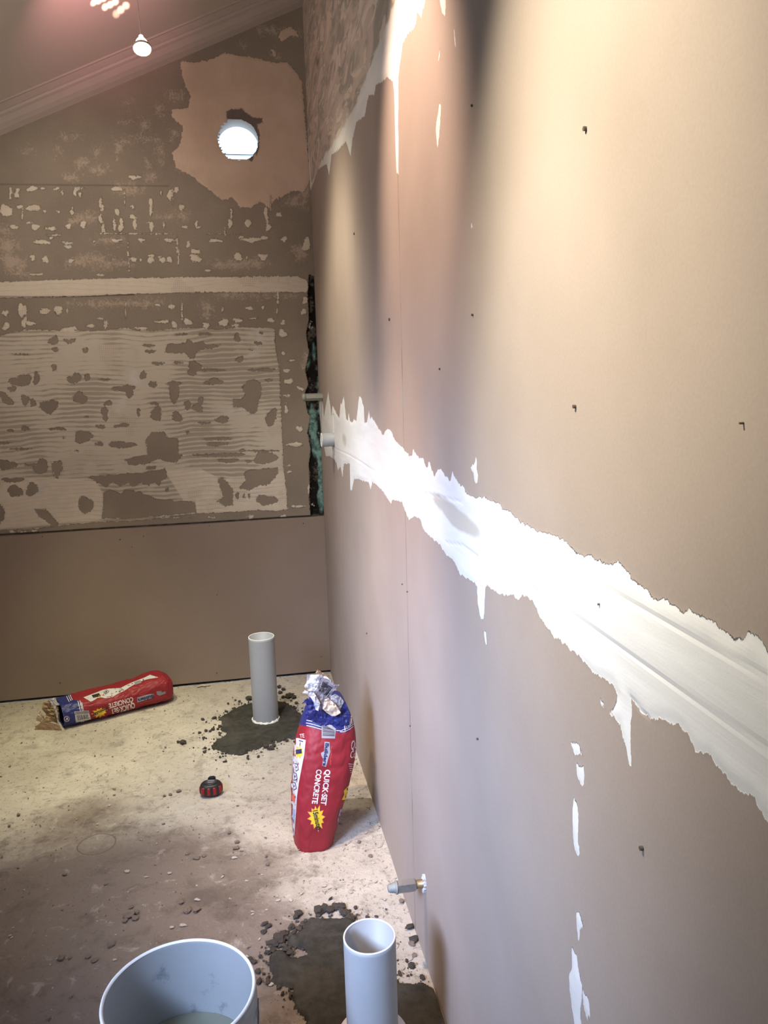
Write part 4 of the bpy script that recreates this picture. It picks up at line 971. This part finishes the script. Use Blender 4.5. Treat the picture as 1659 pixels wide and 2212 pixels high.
FARP = k5("""450,1320 480,1270 560,1220 590,1180 560,1120 540,1060 500,1040 560,1000 650,950 720,920 800,890 860,870 1000,860 1120,850 1180,870 1260,900 1300,950 1350,1000 1390,1080 1390,1160 1330,1200 1200,1230 1100,1250
1000,1290 900,1340 780,1370 650,1388 560,1360 480,1350""")
mound('wet_concrete_patch', FARP, 'dark wet concrete patch around the pipe near the back wall', .008, 41)
NEARP = k6("""940,330 1000,290 1100,265 1170,285 1230,330 1290,420 1340,520 1400,552 1540,572 1562,620 1600,700 1640,820 1640,1000 950,1000 940,800 975,700 930,620 920,560 840,540 800,490 820,430 900,440 960,430 910,370 900,360""")
mound('wet_concrete_patch', NEARP, 'dark wet concrete patch around the foreground pipe', .010, 43)

# ------------------------------------------------------------------ loose debris
def rock(r, seed, flat=.6, det=2):
    rr = np.random.default_rng(seed); bm = bmesh.new(); bmesh.ops.create_icosphere(bm, subdivisions=det, radius=1)
    ph = rr.uniform(0, 6, 6); sc = rr.uniform(.7, 1.25, 3)
    for q in bm.verts:
        c_ = q.co; k = 1+.22*math.sin(3*c_.x+ph[0])*math.sin(2.5*c_.y+ph[1])+.16*math.sin(5*c_.z+ph[2]+3*c_.x)+.12*math.sin(7*c_.y+ph[3])+rr.uniform(-.08, .08)
        q.co = Vector((c_.x*k*sc[0], c_.y*k*sc[1], c_.z*k*flat))*r
    return bm
protos = []
for i in range(5):
    bm = rock(1, 100+i); me = bpy.data.meshes.new('clod_mesh'); bm.to_mesh(me); bm.free(); me.materials.append(M_CRUMB); protos.append(me)
protol = []
for i in range(4):
    bm = rock(1, 120+i, .5); me = bpy.data.meshes.new('earth_mesh'); bm.to_mesh(me); bm.free(); me.materials.append(M_CLOD); protol.append(me)
def put(name, me, px, py, r, label, cat, group, z=.0, sx=1.):
    x, y = fp(px, py)
    if x > -.012: x = -.012
    o = bpy.data.objects.new(name, me); C.objects.link(o); o.location = (x, y, z+r*.30); o.scale = (r*sx, r, r*.9); o.rotation_euler = (0, 0, random.uniform(0, 6))
    o['label'] = label; o['category'] = cat; o['group'] = group
for x, y, r in ((395, 1606, .016), (385, 1604, .008), (538, 1510, .014), (517, 1516, .006), (625, 1505, .018), (635, 1508, .014), (612, 1507, .010), (640, 1520, .008), (603, 1485, .011), (612, 1490, .009), (605, 1497, .010), (575, 1615, .014), (585, 1618, .012), (592, 1612, .010), (620, 1602, .009),
                (445, 1580, .008), (460, 1577, .009), (475, 1570, .008), (463, 1552, .009), (485, 1553, .007), (438, 1555, .008), (431, 1584, .006), (440, 1595, .006), (505, 1532, .007), (640, 1550, .006)):
    put('concrete_crumb', random.choice(protos), x, y, r, 'small dark crumb of concrete on the floor around the pipe near the back wall', 'crumb', 'concrete crumbs by the far pipe', .002)
for x, y, r in ((605, 2030, .016), (593, 2040, .012), (612, 2022, .012), (640, 1982, .011), (645, 1975, .010), (630, 2005, .010), (572, 1998, .008), (580, 2003, .008), (570, 2015, .007), (690, 1970, .014), (700, 1966, .013), (712, 1968, .012), (735, 1962, .013), (745, 1975, .012), (755, 1985, .012), (725, 1960, .011), (620, 2052, .010), (590, 2055, .009), (628, 2060, .008), (577, 2060, .008), (600, 2066, .010), (905, 2030, .012), (915, 2000, .010)):
    put('concrete_crumb', random.choice(protos), x, y, r, 'dark crumb of concrete on the floor around the foreground pipe', 'crumb', 'concrete crumbs by the foreground pipe', .002)
for x, y, r in ((385, 1761, .0), (386, 1710, .011), (368, 1717, .008), (355, 1720, .007), (392, 1950, .010), (405, 1968, .014), (425, 1966, .014), (278, 1980, .016), (292, 1985, .013), (295, 1972, .011), (270, 1990, .010), (283, 1960, .009), (240, 2042, .013), (132, 2071, .012), (151, 2070, .007), (190, 2067, .010), (205, 2076, .010), (228, 1911, .006), (40, 1761, .009), (20, 1785, .007), (140, 1890, .007), (575, 1850, .006), (578, 1868, .008), (510, 1833, .012), (512, 1820, .010), (495, 1800, .008), (425, 1855, .012), (440, 1850, .009), (405, 1845, .009), (885, 1945, .010), (890, 2040, .012), (895, 2065, .009), (775, 1820, .008), (800, 1850, .009)):
    if r: put('earth_clod', random.choice(protol), x, y, r*.78, 'small crumbly brown clod lying loose on the dusty floor', 'clod', 'brown clods on the floor', .001)
fl = []
for i in range(6):
    rr = np.random.default_rng(200+i); n = 7; v = []; 
    for z_ in (0, .10):
        for k in range(n):
            a_ = 2*math.pi*k/n; r_ = (.35+.75*rr.random()) if z_ == 0 else None
            if z_ == 0: v.append((r_*math.cos(a_), .55*r_*math.sin(a_), .03*math.sin(3*a_)))
            else: v.append((v[k][0]*.93, v[k][1]*.93, v[k][2]+.16+.1*math.sin(a_)))
    f = [tuple(range(n))[::-1], tuple(range(n, 2*n))]+[(k, (k+1) % n, n+(k+1) % n, n+k) for k in range(n)]
    me = pm('flake_mesh', v, f); me.materials.append(M_FLAKE); fl.append(me)
for x, y, r in ((506, 1854, .014), (275, 1884, .017), (365, 1888, .014), (480, 1895, .010), (532, 1904, .010), (425, 1945, .016), (370, 2005, .013), (395, 2000, .015), (247, 2074, .010), (25, 2026, .008), (600, 1946, .012), (628, 1946, .013), (545, 1970, .008), (575, 1966, .008), (700, 1915, .012), (675, 1872, .008), (790, 1800, .010), (820, 1830, .012), (535, 2091, .012), (533, 2066, .008), (740, 1905, .008), (545, 1976, .008), (210, 1781, .008), (620, 1768, .008), (440, 1480, .030), (430, 1477, .022), (450, 1482, .020), (885, 2075, .014), (870, 2095, .012), (560, 2030, .009), (812, 1905, .010)):
    x_, y_ = fp(x, y)
    o = bpy.data.objects.new('plaster_flake', random.choice(fl)); C.objects.link(o); r *= .8; o.location = (min(x_, -.02), min(y_, -.03), .001+r*.05); o.scale = (r, r, r); o.rotation_euler = (random.uniform(-.15, .15), random.uniform(-.15, .15), random.uniform(-.6, .9))
    o['label'] = 'thin pale chip of plaster lying on the dusty floor'; o['category'] = 'plaster chip'; o['group'] = 'pale plaster chips on the floor'
def scatter(name, n, mat, label, gen, rmin, rmax, flat, seed):
    rr = np.random.default_rng(seed); ico = bmesh.new(); bmesh.ops.create_icosphere(ico, subdivisions=1, radius=1)
    bv = np.array([q.co[:] for q in ico.verts]); bf = np.array([[q.index for q in p_.verts] for p_ in ico.faces]); ico.free()
    vs = []; fs = []; c = 0
    while c < n:
        p_ = gen(rr)
        if p_ is None: continue
        x, y = p_[:2]; r = rmin+(rmax-rmin)*rr.random()**3
        if x > -.006 or y > -.012: continue
        a_ = rr.uniform(0, 6.3); s_ = rr.uniform(.5, 1.5, 2); q = bv*(1+rr.uniform(-.3, .3, (len(bv), 1)))
        q = q*np.array([r*s_[0], r*s_[1], r*flat]); q = np.stack([q[:, 0]*math.cos(a_)-q[:, 1]*math.sin(a_), q[:, 0]*math.sin(a_)+q[:, 1]*math.cos(a_), q[:, 2]], -1)
        vs.append(q+np.array([x, y, r*flat*.4+.0005])); fs.append(bf+c*len(bv)); c += 1
    me = pm(name, np.concatenate(vs).tolist(), np.concatenate(fs).tolist()); o = link(name, me, mat); o['label'] = label; o['category'] = 'debris'; o['kind'] = 'stuff'
def near_poly(P_, spread):
    A_ = np.array(P_)
    def g(rr):
        i = rr.integers(len(A_)); t = rr.random(); c_ = A_[i]*(1-t)+A_[(i+1) % len(A_)]*t
        return c_+rr.normal(0, spread, 2)
    return g
FW_ = wpoly(FARP, 2); NW_ = wpoly(NEARP, 2)
scatter('cement_grit', 520, M_CRUMB, 'fine dark cement grit scattered around the wet patch near the back wall', near_poly(FW_, .035), .0012, .0085, .7, 51)
scatter('cement_grit', 620, M_CRUMB, 'fine dark cement grit scattered around the foreground wet patch', near_poly(NW_[:9]+NW_[-9:], .035), .0012, .0085, .7, 52)
def anywhere(rr): return np.array([rr.uniform(-1.55, -.01), -2.6+2.58*rr.random()])
def bywall(rr): return np.array([-abs(rr.normal(0, .13)), rr.uniform(-2.4, -.03)])
scatter('floor_grit', 900, M_CLOD, 'fine brownish grit strewn over the dusty floor', anywhere, .0008, .0045, .6, 53)
scatter('plaster_dust_flakes', 650, M_FLAKE, 'tiny pale plaster flakes strewn along the foot of the right wall', bywall, .001, .0065, .22, 54)
scatter('plaster_dust_specks', 260, M_FLAKE, 'tiny pale plaster specks strewn across the open floor', anywhere, .001, .005, .25, 55)
